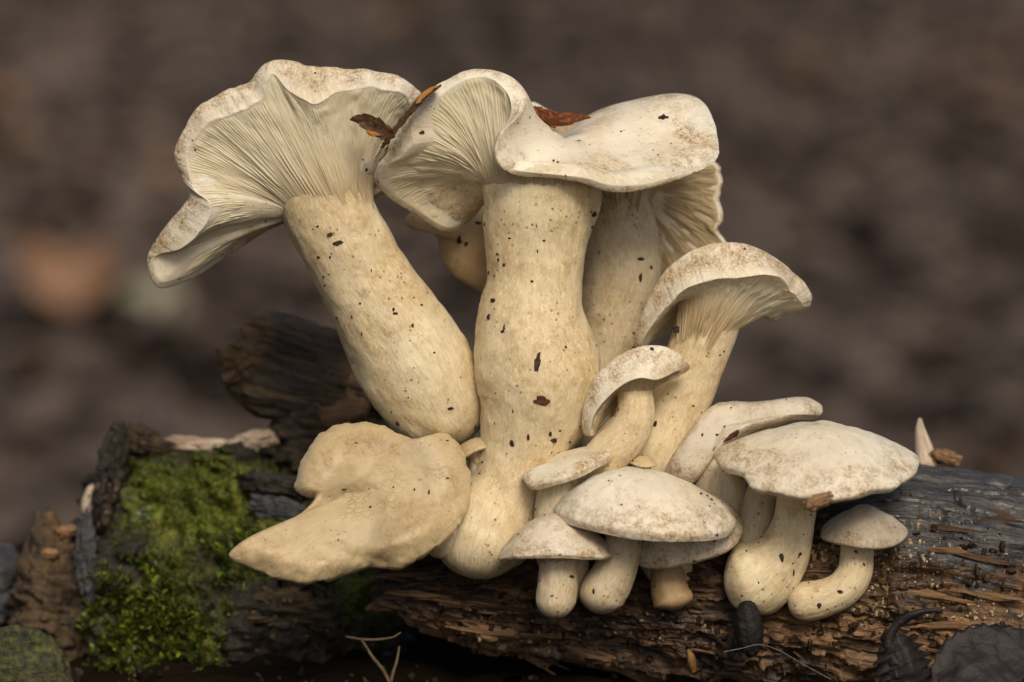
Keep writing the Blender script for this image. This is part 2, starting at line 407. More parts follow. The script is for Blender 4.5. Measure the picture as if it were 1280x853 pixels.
def basis(pitch, roll):
    """axes of a cap leaning `pitch` degrees towards the lens and `roll` clockwise, in authoring space"""
    p, r = R(pitch), R(roll)
    up = np.array([math.sin(r) * math.cos(p), math.cos(r) * math.cos(p), -math.sin(p)])
    ax = unit(np.array([math.cos(r), -math.sin(r), 0.0])); ax = unit(ax - up * ax.dot(up))
    fr = np.cross(ax, up); fr = fr if fr[2] < 0 else -fr      # towards the lens
    return ax, up, fr
def dome(parent, c, rad, h, pitch, roll, mat, gmat, prof=((.3, .93), (.62, .66), (.86, .30)), mods=(), depth=1.0, seed=1,
         gr=None, gills=0, lip_in=.06, lip_drop=.07, wave=.03, n=260, apex_shift=(0, 0), wob=1.2, gh=4.0):
    ax, up, fr = basis(pitch, roll); c = U(*c)
    K = 24; a = np.linspace(0, 2 * np.pi, K, endpoint=False)         # 0 = right, 90 = towards the lens
    rr = np.ones(K); zz = np.zeros(K)
    cc = np.stack([np.cos(a) * 1.3, np.sin(a) * 1.3, 0 * a], -1)
    rr += wave * 2 * vnoise(cc, seed + 2); zz += wave * rad * 2 * vnoise(cc + 9, seed + 3)
    for ang, wd, dr, dz in mods:
        dd = (np.degrees(a) - ang + 180) % 360 - 180; g = np.exp(-(dd / wd) ** 2); rr += dr * g; zz += dz * g
    ring = lambda k, z: c + (np.cos(a) * rad * k * rr)[:, None] * ax + (np.sin(a) * rad * k * depth * rr)[:, None] * fr + (z + zz * k ** 3)[:, None] * up
    outer = ring(1.0, np.zeros(K)); lip = ring(1.0 - lip_in, np.zeros(K) - lip_drop * rad)
    apx = c + up * h + ax * apex_shift[0] * rad + fr * apex_shift[1] * rad
    gr = gr or rad * .22
    # explicit profile loops
    P = []
    for k, z in prof: P.append((k, z))
    apex = apx
    return add_cap_profile(parent, apex, outer, lip, c, up, h, P, gr, mat, gmat, n, gills, gh, seed, wob)
def add_cap_profile(parent, apex, outer, lip, c, up, h, P, gr, mat, gmat, n, gills, gh, seed, wob):
    # the dome's own profile: bulge at each intermediate loop relative to the straight line apex-rim
    mids = []
    for k, z in P: mids.append((k, (z - (1 - k)) * h))
    return add_cap(parent, apex, outer, lip, c - up * 2, gr, -up, mat, gmat, n=n, mids=mids, bulge=up, gb=h * .18, gills=gills,
                   gh=gh, thick=max(2.0, h * .08), wob=wob, seed=seed, gdec=h * .06)

MUSH = []
GRP = 'mushrooms of the cluster on the log'
def mushroom(label, base):
    o = thing('mushroom', label, 'mushroom', U(*base), GRP); MUSH.append(o); return o

#==BODY==
# ================================================================== the setting
k = NT('forest_floor'); ob = k.obj()
n1 = k.noise(ob, 1.4, 4, .6); n2 = k.noise(ob, 9, 5, .65); n3 = k.noise(ob, 120, 4, .6)
c = k.mix(k.rng(n1, .35, .65), (.060, .048, .044), (.090, .072, .064)); c = k.mix(k.math('MULTIPLY', k.rng(n2, .45, .7), .6), c, (.10, .07, .05))
sep = k.n.new('ShaderNodeVectorMath'); sep.operation = 'LENGTH'; k.L(ob, sep.inputs[0])
c = k.mix(k.rng(sep.outputs['Value'], .18, .45), (.012, .009, .006), c)      # wet humus on the bank, blackened for shade under the log; dry litter beyond
M_GROUND = k.fin(c, .85, k.bump(n3, .8, .003), .0)

def ground_z(x, y):
    rho = np.sqrt((x * .8) ** 2 + (y - .02) ** 2)
    z = .020 - .46 * smooth(.11, .72, rho)
    z = z + .012 * fbm(np.stack([x * 9, y * 9, 0 * x], -1), 3, 21) * smooth(.02, .3, rho) + .05 * fbm(np.stack([x * .7, y * .7, 0 * x], -1), 3, 22) * smooth(.8, 4, rho)
    return z
rr = np.concatenate([np.linspace(0.002, .5, 120), .5 * (600 / .5) ** (np.linspace(0, 1, 110)[1:])])
th = np.linspace(0, 2 * np.pi, 300, endpoint=False)
gx = rr[:, None] * np.cos(th); gy = rr[:, None] * np.sin(th); gz = ground_z(gx, gy)
gz = gz + np.where(rr[:, None] < .5, .004 * fbm(np.stack([gx * 60, gy * 60, 0 * gx], -1), 3, 23), 0)
me = raw_mesh('forest_floor', np.stack([gx, gy, gz], -1).reshape(-1, 3), grid_faces(len(rr), 300), M_GROUND)
go = bpy.data.objects.new('forest_floor', me); COL.objects.link(go); go['kind'] = 'structure'

# fallen leaves carpeting the floor behind: thousands, nobody could count them
k = NT('litter_leaf'); cv = k.attr('tint', 'Fac')
c = k.ramp(cv, [(0, (.054, .042, .036)), (.35, (.088, .068, .056)), (.62, (.112, .085, .069)), (.80, (.15, .115, .095)), (.90, (.20, .125, .075)), (.96, (.26, .12, .045)), (1.0, (.26, .25, .19))])
M_LITTER = k.fin(c, .55, None, .35)
def litter(n):
    rg = np.random.default_rng(11)
    yy = .45 + 14.5 * rg.random(n) ** 1.4; xx = (rg.random(n) - .5) * (1.0 + .62 * yy) * 1.35
    sz = .022 + .034 * rg.random(n); a = rg.random(n) * 6.283
    pts = np.array([[-1, 0, 0], [-.35, .48, .10], [.35, .42, .12], [1, 0, .05], [.35, -.42, .12], [-.35, -.48, .10], [0, 0, -.04]])
    fc = np.array([[0, 1, 6], [1, 2, 6], [2, 3, 6], [3, 4, 6], [4, 5, 6], [5, 0, 6]])
    V = []; 
    tx = (rg.random(n) - .5) * 1.1; ty = (rg.random(n) - .5) * 1.1
    P = pts[None] * sz[:, None, None]
    ca, sa = np.cos(a)[:, None], np.sin(a)[:, None]
    X = P[..., 0] * ca - P[..., 1] * sa; Y = P[..., 0] * sa + P[..., 1] * ca; Z = P[..., 2] * (1 + rg.random(n)[:, None]) + X * tx[:, None] + Y * ty[:, None]
    X = X + xx[:, None]; Y = Y + yy[:, None]; Z = Z + ground_z(xx, yy)[:, None] + .006 + .015 * rg.random(n)[:, None]
    V = np.stack([X, Y, Z], -1).reshape(-1, 3)
    F = (fc[None] + (np.arange(n) * 7)[:, None, None]).reshape(-1, 3)
    patch = fbm(np.stack([xx * .9, yy * .45, 0 * xx], -1), 2, 31)
    tint = np.clip(rg.random(n) * .42 + patch * .36 + .26, 0, 1); tint = np.where(rg.random(n) < .012, .93, tint)
    return V, F, np.repeat(tint, 7)
V, F, t = litter(24000)
me = raw_mesh('leaf_litter', V, F, M_LITTER, {'tint': t}); o = bpy.data.objects.new('leaf_litter', me); COL.objects.link(o)
o['kind'] = 'stuff'; o['label'] = 'brown leaf litter out of focus behind the log'; o['category'] = 'leaf litter'

# ------------------------------------------------------------------ wood
def mat_wood(name, dark, mid, tan, grey, zone=False, tl=.46):
    k = NT(name); co = k.attr('co'); ob = k.obj()
    fib = k.noise(k.mapping(co, (.09, .09, .008)), 1.0, 6, .65, .6)
    fine = k.noise(k.mapping(co, (.5, .5, .03)), 1.0, 4, .6, .3)
    big = k.noise(ob, 38, 5, .65, .8)
    c = k.mix(k.rng(fib, .36, .60), dark, mid)
    c = k.mix(k.math('MULTIPLY', k.rng(big, tl, tl + .16), k.rng(fine, .36, .56)), c, tan)
    c = k.mix(k.math('MULTIPLY', k.rng(fine, .52, .72), .5), c, dark)
    c = k.mix(k.math('MULTIPLY', k.rng(k.noise(ob, 90, 4, .7), .60, .70), .75), c, dark)
    rough = k.rng(big, .3, .7, .35, .75)
    if zone:
        z = k.attr('zone', 'Fac')
        g = k.mix(k.rng(fib, .35, .62), tuple(x * .35 for x in grey), grey)
        g = k.mix(k.math('MULTIPLY', k.rng(fine, .5, .7), .5), g, tuple(x * .4 for x in grey))
        zz = k.rng(k.math('ADD', z, k.math('MULTIPLY', k.math('SUBTRACT', big, .5), 1.4)), .42, .56)
        c = k.mix(zz, c, g); rn = k.n.new('ShaderNodeMix'); k.L(zz, rn.inputs[0]); k.L(rough, rn.inputs[2]); k.L(k.rng(fib, .3, .7, .18, .42), rn.inputs[3]); rough = rn.outputs[0]
    b = k.bump(fib, .7, .0016); b = k.bump(fine, .6, .0006, b); b = k.bump(k.noise(ob, 420, 4, .7), .4, .0005, b)
    return k.fin(c, rough, b, .55)
M_LOG = mat_wood('rotten_log_wood', (.013, .008, .005), (.085, .042, .018), (.30, .165, .070), (.062, .060, .060), True)
M_CHUNK = mat_wood('dark_rotten_wood', (.007, .005, .004), (.075, .046, .019), (.20, .125, .046), (.05, .05, .05))
M_STUMP0 = mat_wood('blackened_stump_wood', (.009, .008, .006), (.030, .022, .014), (.07, .045, .025), (.05, .05, .05))
def mat_stump():
    k = NT('mossy_black_wood'); co = k.attr('co'); ob = k.obj(); z = k.attr('moss', 'Fac')
    fib = k.noise(k.mapping(co, (.06, .06, .012)), 1.0, 6, .65, .6); big = k.noise(ob, 60, 5, .65, .5); fine = k.noise(ob, 700, 4, .7)
    c = k.mix(k.rng(fib, .38, .62), (.008, .007, .0055), (.032, .025, .017)); c = k.mix(k.math('MULTIPLY', k.rng(big, .58, .70), .6), c, (.060, .048, .036))
    g = k.mix(k.rng(big, .35, .65), (.055, .066, .010), (.16, .18, .024)); g = k.mix(k.math('MULTIPLY', k.rng(fine, .45, .65), .5), g, (.13, .16, .03))
    g = k.mix(k.rng(k.noise(ob, 75, 2), .66, .72), g, (.16, .22, .16))
    c = k.mix(k.rng(k.math('ADD', z, k.math('MULTIPLY', k.math('SUBTRACT', fine, .5), .6)), .35, .6), c, g)
    b = k.bump(fib, .7, .0018); b = k.bump(fine, .8, .0008, b)
    return k.fin(c, .62, b, .4)
M_STUMP = mat_stump()
M_SPLIT = mat_wood('fresh_split_wood', (.12, .06, .025), (.30, .17, .075), (.42, .27, .13), (.3, .3, .3))
M_PALE = mat_wood('pale_wood', (.42, .30, .21), (.66, .54, .42), (.80, .70, .58), (.3, .3, .3))
M_GREYWOOD = mat_wood('grey_wood', (.018, .018, .020), (.055, .056, .062), (.11, .11, .12), (.3, .3, .3))

def wood_tube(ctrl, rows, cols, seed):
    C = np.array([[*U(c[0], c[1], c[2]), c[3]] for c in ctrl], float)
    K = np.concatenate([[0], np.cumsum(np.linalg.norm(np.diff(C[:, :3], axis=0), axis=1))])
    q = np.linspace(0, K[-1], rows); P = hermite(K, C, q); c, r = P[:, :3], P[:, 3]
    T = unit(np.gradient(c, axis=0)); N = np.zeros_like(T); n0 = np.array([0, 1.0, 0])
    for i in range(rows): n0 = n0 - T[i] * n0.dot(T[i]); n0 /= np.linalg.norm(n0); N[i] = n0
    B = np.cross(T, N); th = np.linspace(0, 2 * np.pi, cols, endpoint=False)
    dirs = np.cos(th)[None, :, None] * N[:, None] + np.sin(th)[None, :, None] * B[:, None]
    co = np.stack(np.broadcast_arrays(np.cos(th)[None] * 130, np.sin(th)[None] * 130, q[:, None]), -1)
    return c, r, T, dirs, co, q, th
c, r, T, dirs, co, q, th = wood_tube([(452, 716, 110, 58), (500, 716, 108, 66), (600, 716, 108, 88), (740, 716, 108, 116), (900, 722, 105, 136), (1100, 735, 98, 156), (1300, 765, 85, 164), (1560, 800, 70, 160)], 560, 420, 3)
upness = dirs[..., 1] * .95 + dirs[..., 2] * .25            # weathered side: up and away from the lens
xpos = c[:, 0:1] + 640
zone = smooth(.02, .40, upness + .75 * fbm(co / np.array([60, 60, 190.]), 4, 5)) * smooth(760, 1010, xpos)
g1 = fbm(co * np.array([1 / 26, 1 / 26, 1 / 170]), 4, 7); g2 = fbm(co * np.array([1 / 9, 1 / 9, 1 / 90]), 3, 8)
g3 = fbm(co / 34.0, 4, 9); rid = 1 - np.abs(fbm(co * np.array([1 / 38, 1 / 38, 1 / 210]), 3, 12)) * 3.2
terr = np.floor((g1 * 1.4 + g3 * .5) * 3.2) / 3.2
rough = (1 - zone)
disp = rough * (terr * 20 + g2 * 7 + g3 * 11) + zone * (g1 * 9 + g2 * 4.5 + g3 * 4) - zone * 13 * smooth(.86, .98, rid) - rough * 9 * smooth(.80, .96, rid)
V = c[:, None] + dirs * (r[:, None] + disp)[..., None]
endf = np.clip(1 - q / 150.0, 0, 1)[:, None]
shift = (fbm(co[:1] * np.array([1 / 22, 1 / 22, 1]), 3, 15) * 70 + 44) * endf
V = V + T[:, None] * shift[..., None]
end_n = V[0]; ec = end_n.mean(0)
capr = np.stack([ec + (end_n - ec) * s_ + np.array([28 * (1 - s_), 0, 0]) + (fbm(end_n / 14.0, 2, 33) * 10 * (1 - s_))[:, None] * np.array([1, 0, 0]) for s_ in np.linspace(.02, .95, 14)])
Vl = np.concatenate([capr, V]); co2 = np.concatenate([np.stack([capr[..., 1], capr[..., 2], capr[..., 0] * .3], -1), co])
zone2 = np.concatenate([np.zeros(capr.shape[:2]), zone])
base = U(900, 868, 60)
log = thing('fallen_log', 'rotten wet brown log the mushrooms grow from', 'log', base)
Fl = grid_faces(len(Vl), 420)
logw = part('log_body', Vl.reshape(-1, 3), Fl, M_LOG, log, {'co': co2.reshape(-1, 3), 'zone': zone2.ravel()}, flip=outward(Vl.reshape(-1, 3), Fl))

def lump(center, radii, rot=(0, 0, 0), power=2.6, amp=.12, seed=1, strata=None, rows=120, cols=150, freq=2.2, terrace=0.0):
    ph = np.linspace(.02, np.pi - .02, rows); t = np.linspace(0, 2 * np.pi, cols, endpoint=False)
    sp = lambda v, p: np.sign(v) * np.abs(v) ** (2 / p)
    X = np.sin(ph)[:, None]; d = np.stack(np.broadcast_arrays(X * np.cos(t), np.cos(ph)[:, None], X * np.sin(t)), -1)
    nrm = (np.abs(d) ** power).sum(-1) ** (1 / power); d = d / nrm[..., None]
    n = fbm(d * freq, 5, seed, .55); n2 = fbm(d * np.array([freq, freq * 4.5, freq]), 4, seed + 4)
    if terrace: n2 = n2 * .4 + .6 * np.floor(n2 * 6) / 6 * terrace
    f = 1 + amp * 1.6 * n + amp * (1.5 * n2 if strata else .7 * n2)
    V = d * f[..., None] * np.array(radii)
    rx, ry, rz = [R(a) for a in rot]
    Mx = Matrix.Rotation(rz, 3, 'Z') @ Matrix.Rotation(ry, 3, 'Y') @ Matrix.Rotation(rx, 3, 'X')
    Vr = V @ np.array(Mx).T + U(*center)
    co = np.stack([V[..., 1] * 1.0, V[..., 2], V[..., 0] * 1.0], -1).reshape(-1, 3)
    Vf = Vr.reshape(-1, 3); F = grid_faces(rows, cols)
    Vf = np.vstack([Vf, Vr[0].mean(0), Vr[-1].mean(0)]); nn = len(Vf); i = np.arange(cols); j = (i + 1) % cols
    T3 = np.vstack([np.stack([i * 0 + nn - 2, j, i], -1), np.stack([i * 0 + nn - 1, (rows - 1) * cols + i, (rows - 1) * cols + j], -1)])
    co = np.vstack([co, co[0], co[-1]]); F3 = np.vstack([F[:, [0, 1, 2]], F[:, [0, 2, 3]], T3])
    return Vf, F3, co, outward(Vf, F)
def add_lump(name, mat, parent=None, label=None, cat=None, base=None, group=None, **kw):
    V, F, co, fl = lump(**kw)
    if parent is None and base is None: base = V[V[:, 1].argmin()]
    o = part(name, V, F, mat, parent, {'co': co}, base=base, flip=fl)
    if label: tag(o, label, cat, group)
    return o

U_near = U
def U(x, y, d=0.0): return U_near(x, y, d + 80)          # stump and chunk stand a little farther back
# dark broken block of wood standing up behind the tan cap
chunk = thing('wood_chunk', 'dark rotten block of wood jutting up behind the leaning mushroom', 'wood', U(400, 640, 250))
add_lump('block', M_CHUNK, chunk, center=(396, 470, 250), radii=(108, 66, 62), rot=(0, 10, -13), power=7, amp=.085, seed=41, strata=True, terrace=1.0, rows=170, cols=220, freq=2.0)
add_lump('block_foot', M_CHUNK, chunk, center=(430, 560, 250), radii=(92, 84, 62), rot=(0, 0, 6), power=3, amp=.16, seed=43, strata=True, terrace=1.0)
add_lump('split_flake', M_SPLIT, chunk, center=(430, 516, 180), radii=(34, 15, 12), rot=(10, 20, 12), power=4, amp=.16, seed=44, rows=50, cols=60)
add_lump('split_flake', M_SPLIT, chunk, center=(440, 488, 184), radii=(8, 22, 9), rot=(0, 0, -12), power=4, amp=.16, seed=45, rows=40, cols=40)
add_lump('split_flake', M_CHUNK, chunk, center=(300, 462, 236), radii=(24, 36, 34), rot=(0, 0, 20), power=3, amp=.2, seed=46, rows=60, cols=70, strata=True)

# mossy stump
rings = [(556, 160, 440, 278, 62), (566, 146, 470, 272, 82), (590, 134, 492, 266, 98), (630, 116, 505, 254, 118), (680, 102, 510, 242, 134), (740, 98, 512, 234, 146), (800, 92, 516, 228, 156), (900, 76, 540, 220, 168), (980, 60, 560, 216, 178)]
RK = np.array([a[0] for a in rings], float); RV = np.array([a[1:] for a in rings], float) + np.array([0, 0, 80, 0])
yy = np.linspace(556, 980, 210); RI = hermite(RK, RV, yy); t = np.linspace(0, 2 * np.pi, 420, endpoint=False)
cx = (RI[:, 0] + RI[:, 1]) / 2; hx = (RI[:, 1] - RI[:, 0]) / 2
sup = lambda v, p: np.sign(v) * np.abs(v) ** (2 / p)
kx = 1 + RI[:, 2] * S / DIST
X = (cx - 640)[:, None] * kx[:, None] + hx[:, None] * kx[:, None] * sup(np.cos(t), 2.6); Z = RI[:, 2][:, None] + RI[:, 3][:, None] * sup(np.sin(t), 2.6); Y = np.broadcast_to(((426.5 - yy) * kx)[:, None], X.shape)
Vs = np.stack([X, Y, Z], -1); cs = np.stack([(cx - 640), (426.5 - yy), RI[:, 2]], -1)[:, None]
nd = Vs - cs; nd[..., 1] = 0; nd = unit(nd); nd[..., 1] = .15
f = fbm(Vs / 62.0, 5, 51, .55); f2 = 1 - np.abs(fbm(Vs / np.array([42, 120, 42.]), 4, 53)) * 2.4
Vs = Vs + nd * (f * 62 - 26 * smooth(.6, .95, f2) + 8 * fbm(Vs / 11.0, 3, 55))[..., None]
Vs[..., 1] += (14 * fbm(np.stack([t * 0 + np.cos(t) * 3, np.sin(t) * 3, t * 0], -1), 3, 57) - 0)[None] * smooth(700, 556, yy)[:, None]
topc = Vs[0].mean(0) + np.array([0, -22, 0])
lid = np.stack([topc + (Vs[0] - topc) * s_ + np.array([0, 1, 0]) * (fbm(Vs[0] / 20.0 + s_ * 3, 3, 59) * 12 * (1 - s_) * s_ * 4)[:, None] for s_ in np.linspace(.01, .96, 24)])
Vt = np.concatenate([lid, Vs]); cot = Vt[..., [0, 2, 1]]
stump = thing('mossy_stump', 'black broken stump end overgrown with green moss', 'stump', U(300, 960, 230))
Fs = grid_faces(len(Vt), 420)
ix, iy = toI(Vt)
moss = .30 * fbm(Vt / 50.0, 3, 81) + .9 * np.exp(-((ix - 235) / 95) ** 2 - ((iy - 620) / 62) ** 2) + .8 * np.exp(-((ix - 200) / 85) ** 2 - ((iy - 790) / 85) ** 2) + .6 * np.exp(-((ix - 330) / 50) ** 2 - ((iy - 620) / 40) ** 2) + .6 * np.exp(-((ix - 450) / 50) ** 2 - ((iy - 750) / 40) ** 2) + .5 * np.exp(-((ix - 330) / 50) ** 2 - ((iy - 700) / 30) ** 2) + .02
moss = np.where(Vt[..., 2] > 350, .30 + .5 * fbm(Vt / 60.0, 3, 83), moss)
stump_body = part('stump_body', Vt.reshape(-1, 3), Fs, M_STUMP, stump, {'co': cot.reshape(-1, 3), 'moss': moss.ravel()}, flip=outward(Vt.reshape(-1, 3), Fs))
add_lump('bark_plate', M_GREYWOOD, stump, center=(109, 698, 128), radii=(13, 52, 14), rot=(0, 10, 2), power=2.8, amp=.30, seed=61, rows=80, cols=60)
add_lump('bark_plate', M_STUMP0, stump, center=(138, 596, 190), radii=(19, 62, 40), rot=(0, -10, -14), power=2.4, amp=.34, seed=62)
add_lump('bark_rim', M_CHUNK, stump, center=(170, 547, 215), radii=(34, 17, 26), rot=(0, 0, -22), power=2.2, amp=.32, seed=63, rows=70, cols=90)
add_lump('pale_splint', M_PALE, stump, center=(112, 626, 200), radii=(9, 20, 12), rot=(0, 0, -14), power=3, amp=.2, seed=64, rows=40, cols=40)
add_lump('bark_plate', M_CHUNK, stump, center=(196, 560, 196), radii=(34, 12, 22), rot=(0, 0, -14), power=2.4, amp=.34, seed=160)
add_lump('bark_plate', M_GREYWOOD, stump, center=(352, 640, 118), radii=(44, 16, 20), rot=(0, 0, -18), power=2.4, amp=.36, seed=161, rows=80, cols=90)
add_lump('bark_plate', M_STUMP0, stump, center=(345, 606, 140), radii=(44, 13, 20), rot=(0, 0, -8), power=2.4, amp=.36, seed=162, rows=80, cols=100)
add_lump('bark_plate', M_CHUNK, stump, center=(350, 762, 92), radii=(66, 24, 24), rot=(0, 0, -6), power=2.6, amp=.32, seed=163, rows=90, cols=110, strata=True)
pale = thing('pale_wood_strip', 'pale split strip of wood lying along the top of the mossy stump', 'wood', U(270, 575, 205))
add_lump('strip', M_PALE, pale, center=(246, 560, 205), radii=(50, 12, 20), rot=(0, 8, -3), power=2.6, amp=.30, seed=65, rows=60, cols=120)
add_lump('strip_end', M_PALE, pale, center=(318, 552, 210), radii=(32, 13, 20), rot=(0, 0, 12), power=2.6, amp=.2, seed=66, rows=60, cols=80, strata=True)
add_lump('rotten_wood_lump', M_CHUNK, label='crumbly brown lump of rotten wood against the bark of the mossy stump', cat='wood', center=(70, 760, 190), radii=(52, 112, 60), rot=(0, 0, -8), power=2.4, amp=.24, seed=67, strata=True)
add_lump('rotten_wood_lump', M_SPLIT, label='small orange crumb of rotten wood on top of the crumbly brown lump', cat='wood', center=(62, 692, 140), radii=(12, 7, 9), power=2.4, amp=.2, seed=68, rows=40, cols=40)
add_lump('rotten_wood_lump', M_SPLIT, label='orange brown flake of wood beside the grey bark plate of the stump', cat='wood', center=(84, 664, 160), radii=(15, 8, 10), rot=(0, 0, 10), power=2.4, amp=.24, seed=69, rows=40, cols=40)
add_lump('branch_stub', M_GREYWOOD, label='blurred grey piece of branch behind the crumbly brown lump', cat='branch', center=(-28, 745, 330), radii=(64, 70, 90), rot=(0, 0, -24), power=2.6, amp=.14, seed=70)

U = U_near
# ================================================================== mushrooms
# --- leaning mushroom with its gills turned to the lens
A = mushroom('tall mushroom leaning over the dark wood chunk, wavy cap tipped back showing gills', (570, 560, 30))
aL = [((186, 320), (193, 322), -20), ((205, 286), (227, 309), -40), ((225, 262), (252, 284), -52), ((238, 241), (261, 256), -58), ((226, 217), (241, 234), -62), ((218, 193), (231, 198), -66),
      ((231, 159), (242, 171), -72), ((250, 132), (265, 150), -78), ((284, 112), (299, 138), -82), ((310, 102), (325, 121), -84), ((332, 80), (340, 92), -86), ((353, 76), (361, 113), -87),
      ((385, 83), (393, 127), -87), ((415, 85), (423, 113), -82), ((460, 87), (468, 108), -76), ((500, 97), (503, 116), -66), ((528, 119), (515, 131), -50), ((530, 160), (518, 165), -10),
      ((505, 220), (495, 222), 30), ((440, 262), (438, 258), 55), ((352, 281), (350, 277), 50), ((300, 310), (298, 306), 36), ((268, 331), (266, 326), 26), ((238, 349), (236, 345), 10), ((199, 358), (201, 353), -8)]
add_cap(A, U(372, 205, 62), UL([(*o, d + 10) for o, l, d in aL]), UL([(*l, d) for o, l, d in aL]), U(408, 232, 0), 52, (.40, -.86, -.12), M_CAP, M_GILL,
        n=640, mids=((.4, .6), (.78, .9)), bulge=(0, 4, 14), gb=9, gills=165, gh=5.0, thick=5, wob=2.2, seed=3, gdec=26, edge_wave=2.0)
add_tube('stem', A, M_STEM, [(400, 226, 2, 60), (406, 250, 0, 58), (421, 285, 2, 57), (446, 335, 8, 57), (482, 396, 16, 65), (516, 452, 24, 73), (543, 498, 30, 68), (562, 535, 34, 56), (572, 560, 36, 44)], wob=.03, seed=2, rows=150, cols=110)

# --- central mushroom with funnel and saddle cap
B = mushroom('tallest upright mushroom, thick stem, cap half curled into a funnel and half saddle shaped', (590, 722, -5))
bL = [((898, 180), (891, 192), -15), ((893, 201), (881, 206), -45), ((858, 220), (851, 217), -75), ((809, 236), (807, 230), -92), ((765, 240), (767, 232), -98), ((722, 227), (727, 222), -100),
      ((680, 222), (685, 218), -100), ((648, 220), (650, 214), -101), ((627, 208), (622, 206), -96, -108), ((619, 188), (616, 187), -94, -112), ((627, 165), (621, 168), -92, -112), ((645, 146), (635, 150), -92, -106), ((653, 121), (639, 127), -95),
      ((637, 97), (626, 106), -85), ((606, 86), (602, 95), -76), ((574, 91), (567, 105), -73), ((540, 111), (538, 129), -72), ((510, 140), (517, 156), -70), ((491, 168), (515, 179), -66),
      ((482, 192), (496, 198), -55), ((473, 208), (480, 209), -45), ((471, 226), (474, 226), -30), ((493, 250), (495, 246), 0), ((522, 269), (523, 264), 20), ((557, 289), (557, 285), 40), ((585, 279), (583, 276), 55),
      ((620, 240), (620, 240), 75), ((690, 190), (690, 205), 85), ((742, 145), (742, 165), 88), ((810, 125), (808, 145), 72), ((862, 119), (858, 140), 46), ((887, 140), (878, 156), 18)]
add_cap(B, U(706, 172, -12), UL([(*e[0], e[3] if len(e) > 3 else e[2] + 8) for e in bL]), UL([(*e[1], e[2]) for e in bL]), U(676, 224, -8), 66, (0, -1, -.10), M_CAP, M_GILL,
        n=700, mids=((.4, .6), (.80, 1.0)), bulge=(0, 7, -5), gb=15, gills=150, gh=5.0, thick=5, wob=1.8, seed=5, gdec=16, edge_wave=1.6)
add_tube('stem', B, M_STEM, [(676, 205, -8, 66), (676, 228, -6, 73), (676, 245, -4, 72), (673, 280, 0, 69), (671, 315, 0, 63), (669, 354, 0, 61), (665, 394, 0, 68), (668, 435, 0, 77), (673, 474, 0, 80), (669, 508, 0, 74),
         (659, 540, 0, 62), (648, 574, 0, 51), (636, 612, -2, 48), (614, 652, -5, 56), (598, 690, -8, 60), (592, 724, -8, 58)], wob=.025, seed=4, rows=220, cols=130)

# --- mushroom behind with round disc cap
C = mushroom('mushroom with swollen stem and wavy tan disc cap standing behind the tallest one', (765, 600, 130))
cL = [(668, 130, 112), (700, 146, 112), (760, 152, 112), (830, 152, 112), (876, 180, 108), (893, 206, 108), (900, 226, 112), (895, 248, 116), (901, 273, 118), (894, 287, 122), (904, 312, 128), (884, 348, 140), (830, 372, 158),
      (770, 364, 170), (705, 330, 168), (672, 270, 150), (654, 200, 130), (650, 142, 116)]
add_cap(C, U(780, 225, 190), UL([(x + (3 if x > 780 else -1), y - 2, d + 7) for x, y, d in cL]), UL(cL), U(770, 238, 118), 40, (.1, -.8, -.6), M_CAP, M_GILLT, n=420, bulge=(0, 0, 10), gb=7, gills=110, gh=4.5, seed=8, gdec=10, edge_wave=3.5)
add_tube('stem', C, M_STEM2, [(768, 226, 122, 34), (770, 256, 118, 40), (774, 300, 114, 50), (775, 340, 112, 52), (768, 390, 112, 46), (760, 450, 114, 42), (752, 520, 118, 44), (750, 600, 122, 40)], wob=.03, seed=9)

# --- small brown cap seen behind, left of the tallest stem
D = mushroom('brown shaded cap peeping out behind the tallest stem beneath the funnel', (640, 560, 130))
dL = [(506, 277, 128), (514, 267, 124), (535, 266, 120), (562, 262, 118), (610, 246, 120), (650, 280, 130), (650, 340, 132), (612, 366, 122), (585, 357, 118), (563, 339, 118), (550, 314, 120), (545, 294, 122), (530, 288, 124), (513, 285, 126)]
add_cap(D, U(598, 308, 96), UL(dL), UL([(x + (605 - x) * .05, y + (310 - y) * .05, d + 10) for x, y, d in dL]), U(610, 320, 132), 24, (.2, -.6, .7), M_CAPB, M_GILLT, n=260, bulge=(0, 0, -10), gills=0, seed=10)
add_tube('stem', D, M_STEM2, [(612, 322, 128, 22), (628, 380, 130, 24), (645, 470, 128, 28), (645, 560, 126, 28)], seed=11, rows=60, cols=50)

# --- hooded mushroom on the other flank
E = mushroom('medium mushroom with drooping hood cap over a slanting stem, behind the small curled one', (812, 610, 45))
eL = [((791, 434), (799, 434), -22), ((800, 397), (814, 408), -48), ((825, 350), (837, 380), -66), ((851, 326), (858, 360), -74), ((880, 313), (891, 349), -80), ((908, 310), (925, 346), -82), ((938, 312), (957, 343), -78), ((970, 325), (978, 348), -62),
      ((994, 343), (988, 362), -44), ((1013, 366), (1000, 376), -22), ((1013, 381), (1005, 384), -6), ((997, 391), (993, 388), 12), ((982, 391), (981, 389), 24), ((966, 401), (966, 397), 34), ((944, 391), (944, 387), 48), ((915, 375), (913, 384), 66), ((862, 388), (862, 400), 76), ((815, 420), (818, 425), 52), ((797, 440), (801, 440), 12)]
add_cap(E, U(898, 318, -8), UL([(*o, d + 18) for o, l, d in eL]), UL([(*l, d) for o, l, d in eL]), U(890, 384, -4), 40, (-.35, -.92, -.15), M_CAP, M_GILL, n=480, mids=((.45, .5), (.8, .8)), bulge=(0, 10, 0), gb=9, gills=120, gh=5, wob=1.5, seed=12, gdec=14, edge_wave=1.2)
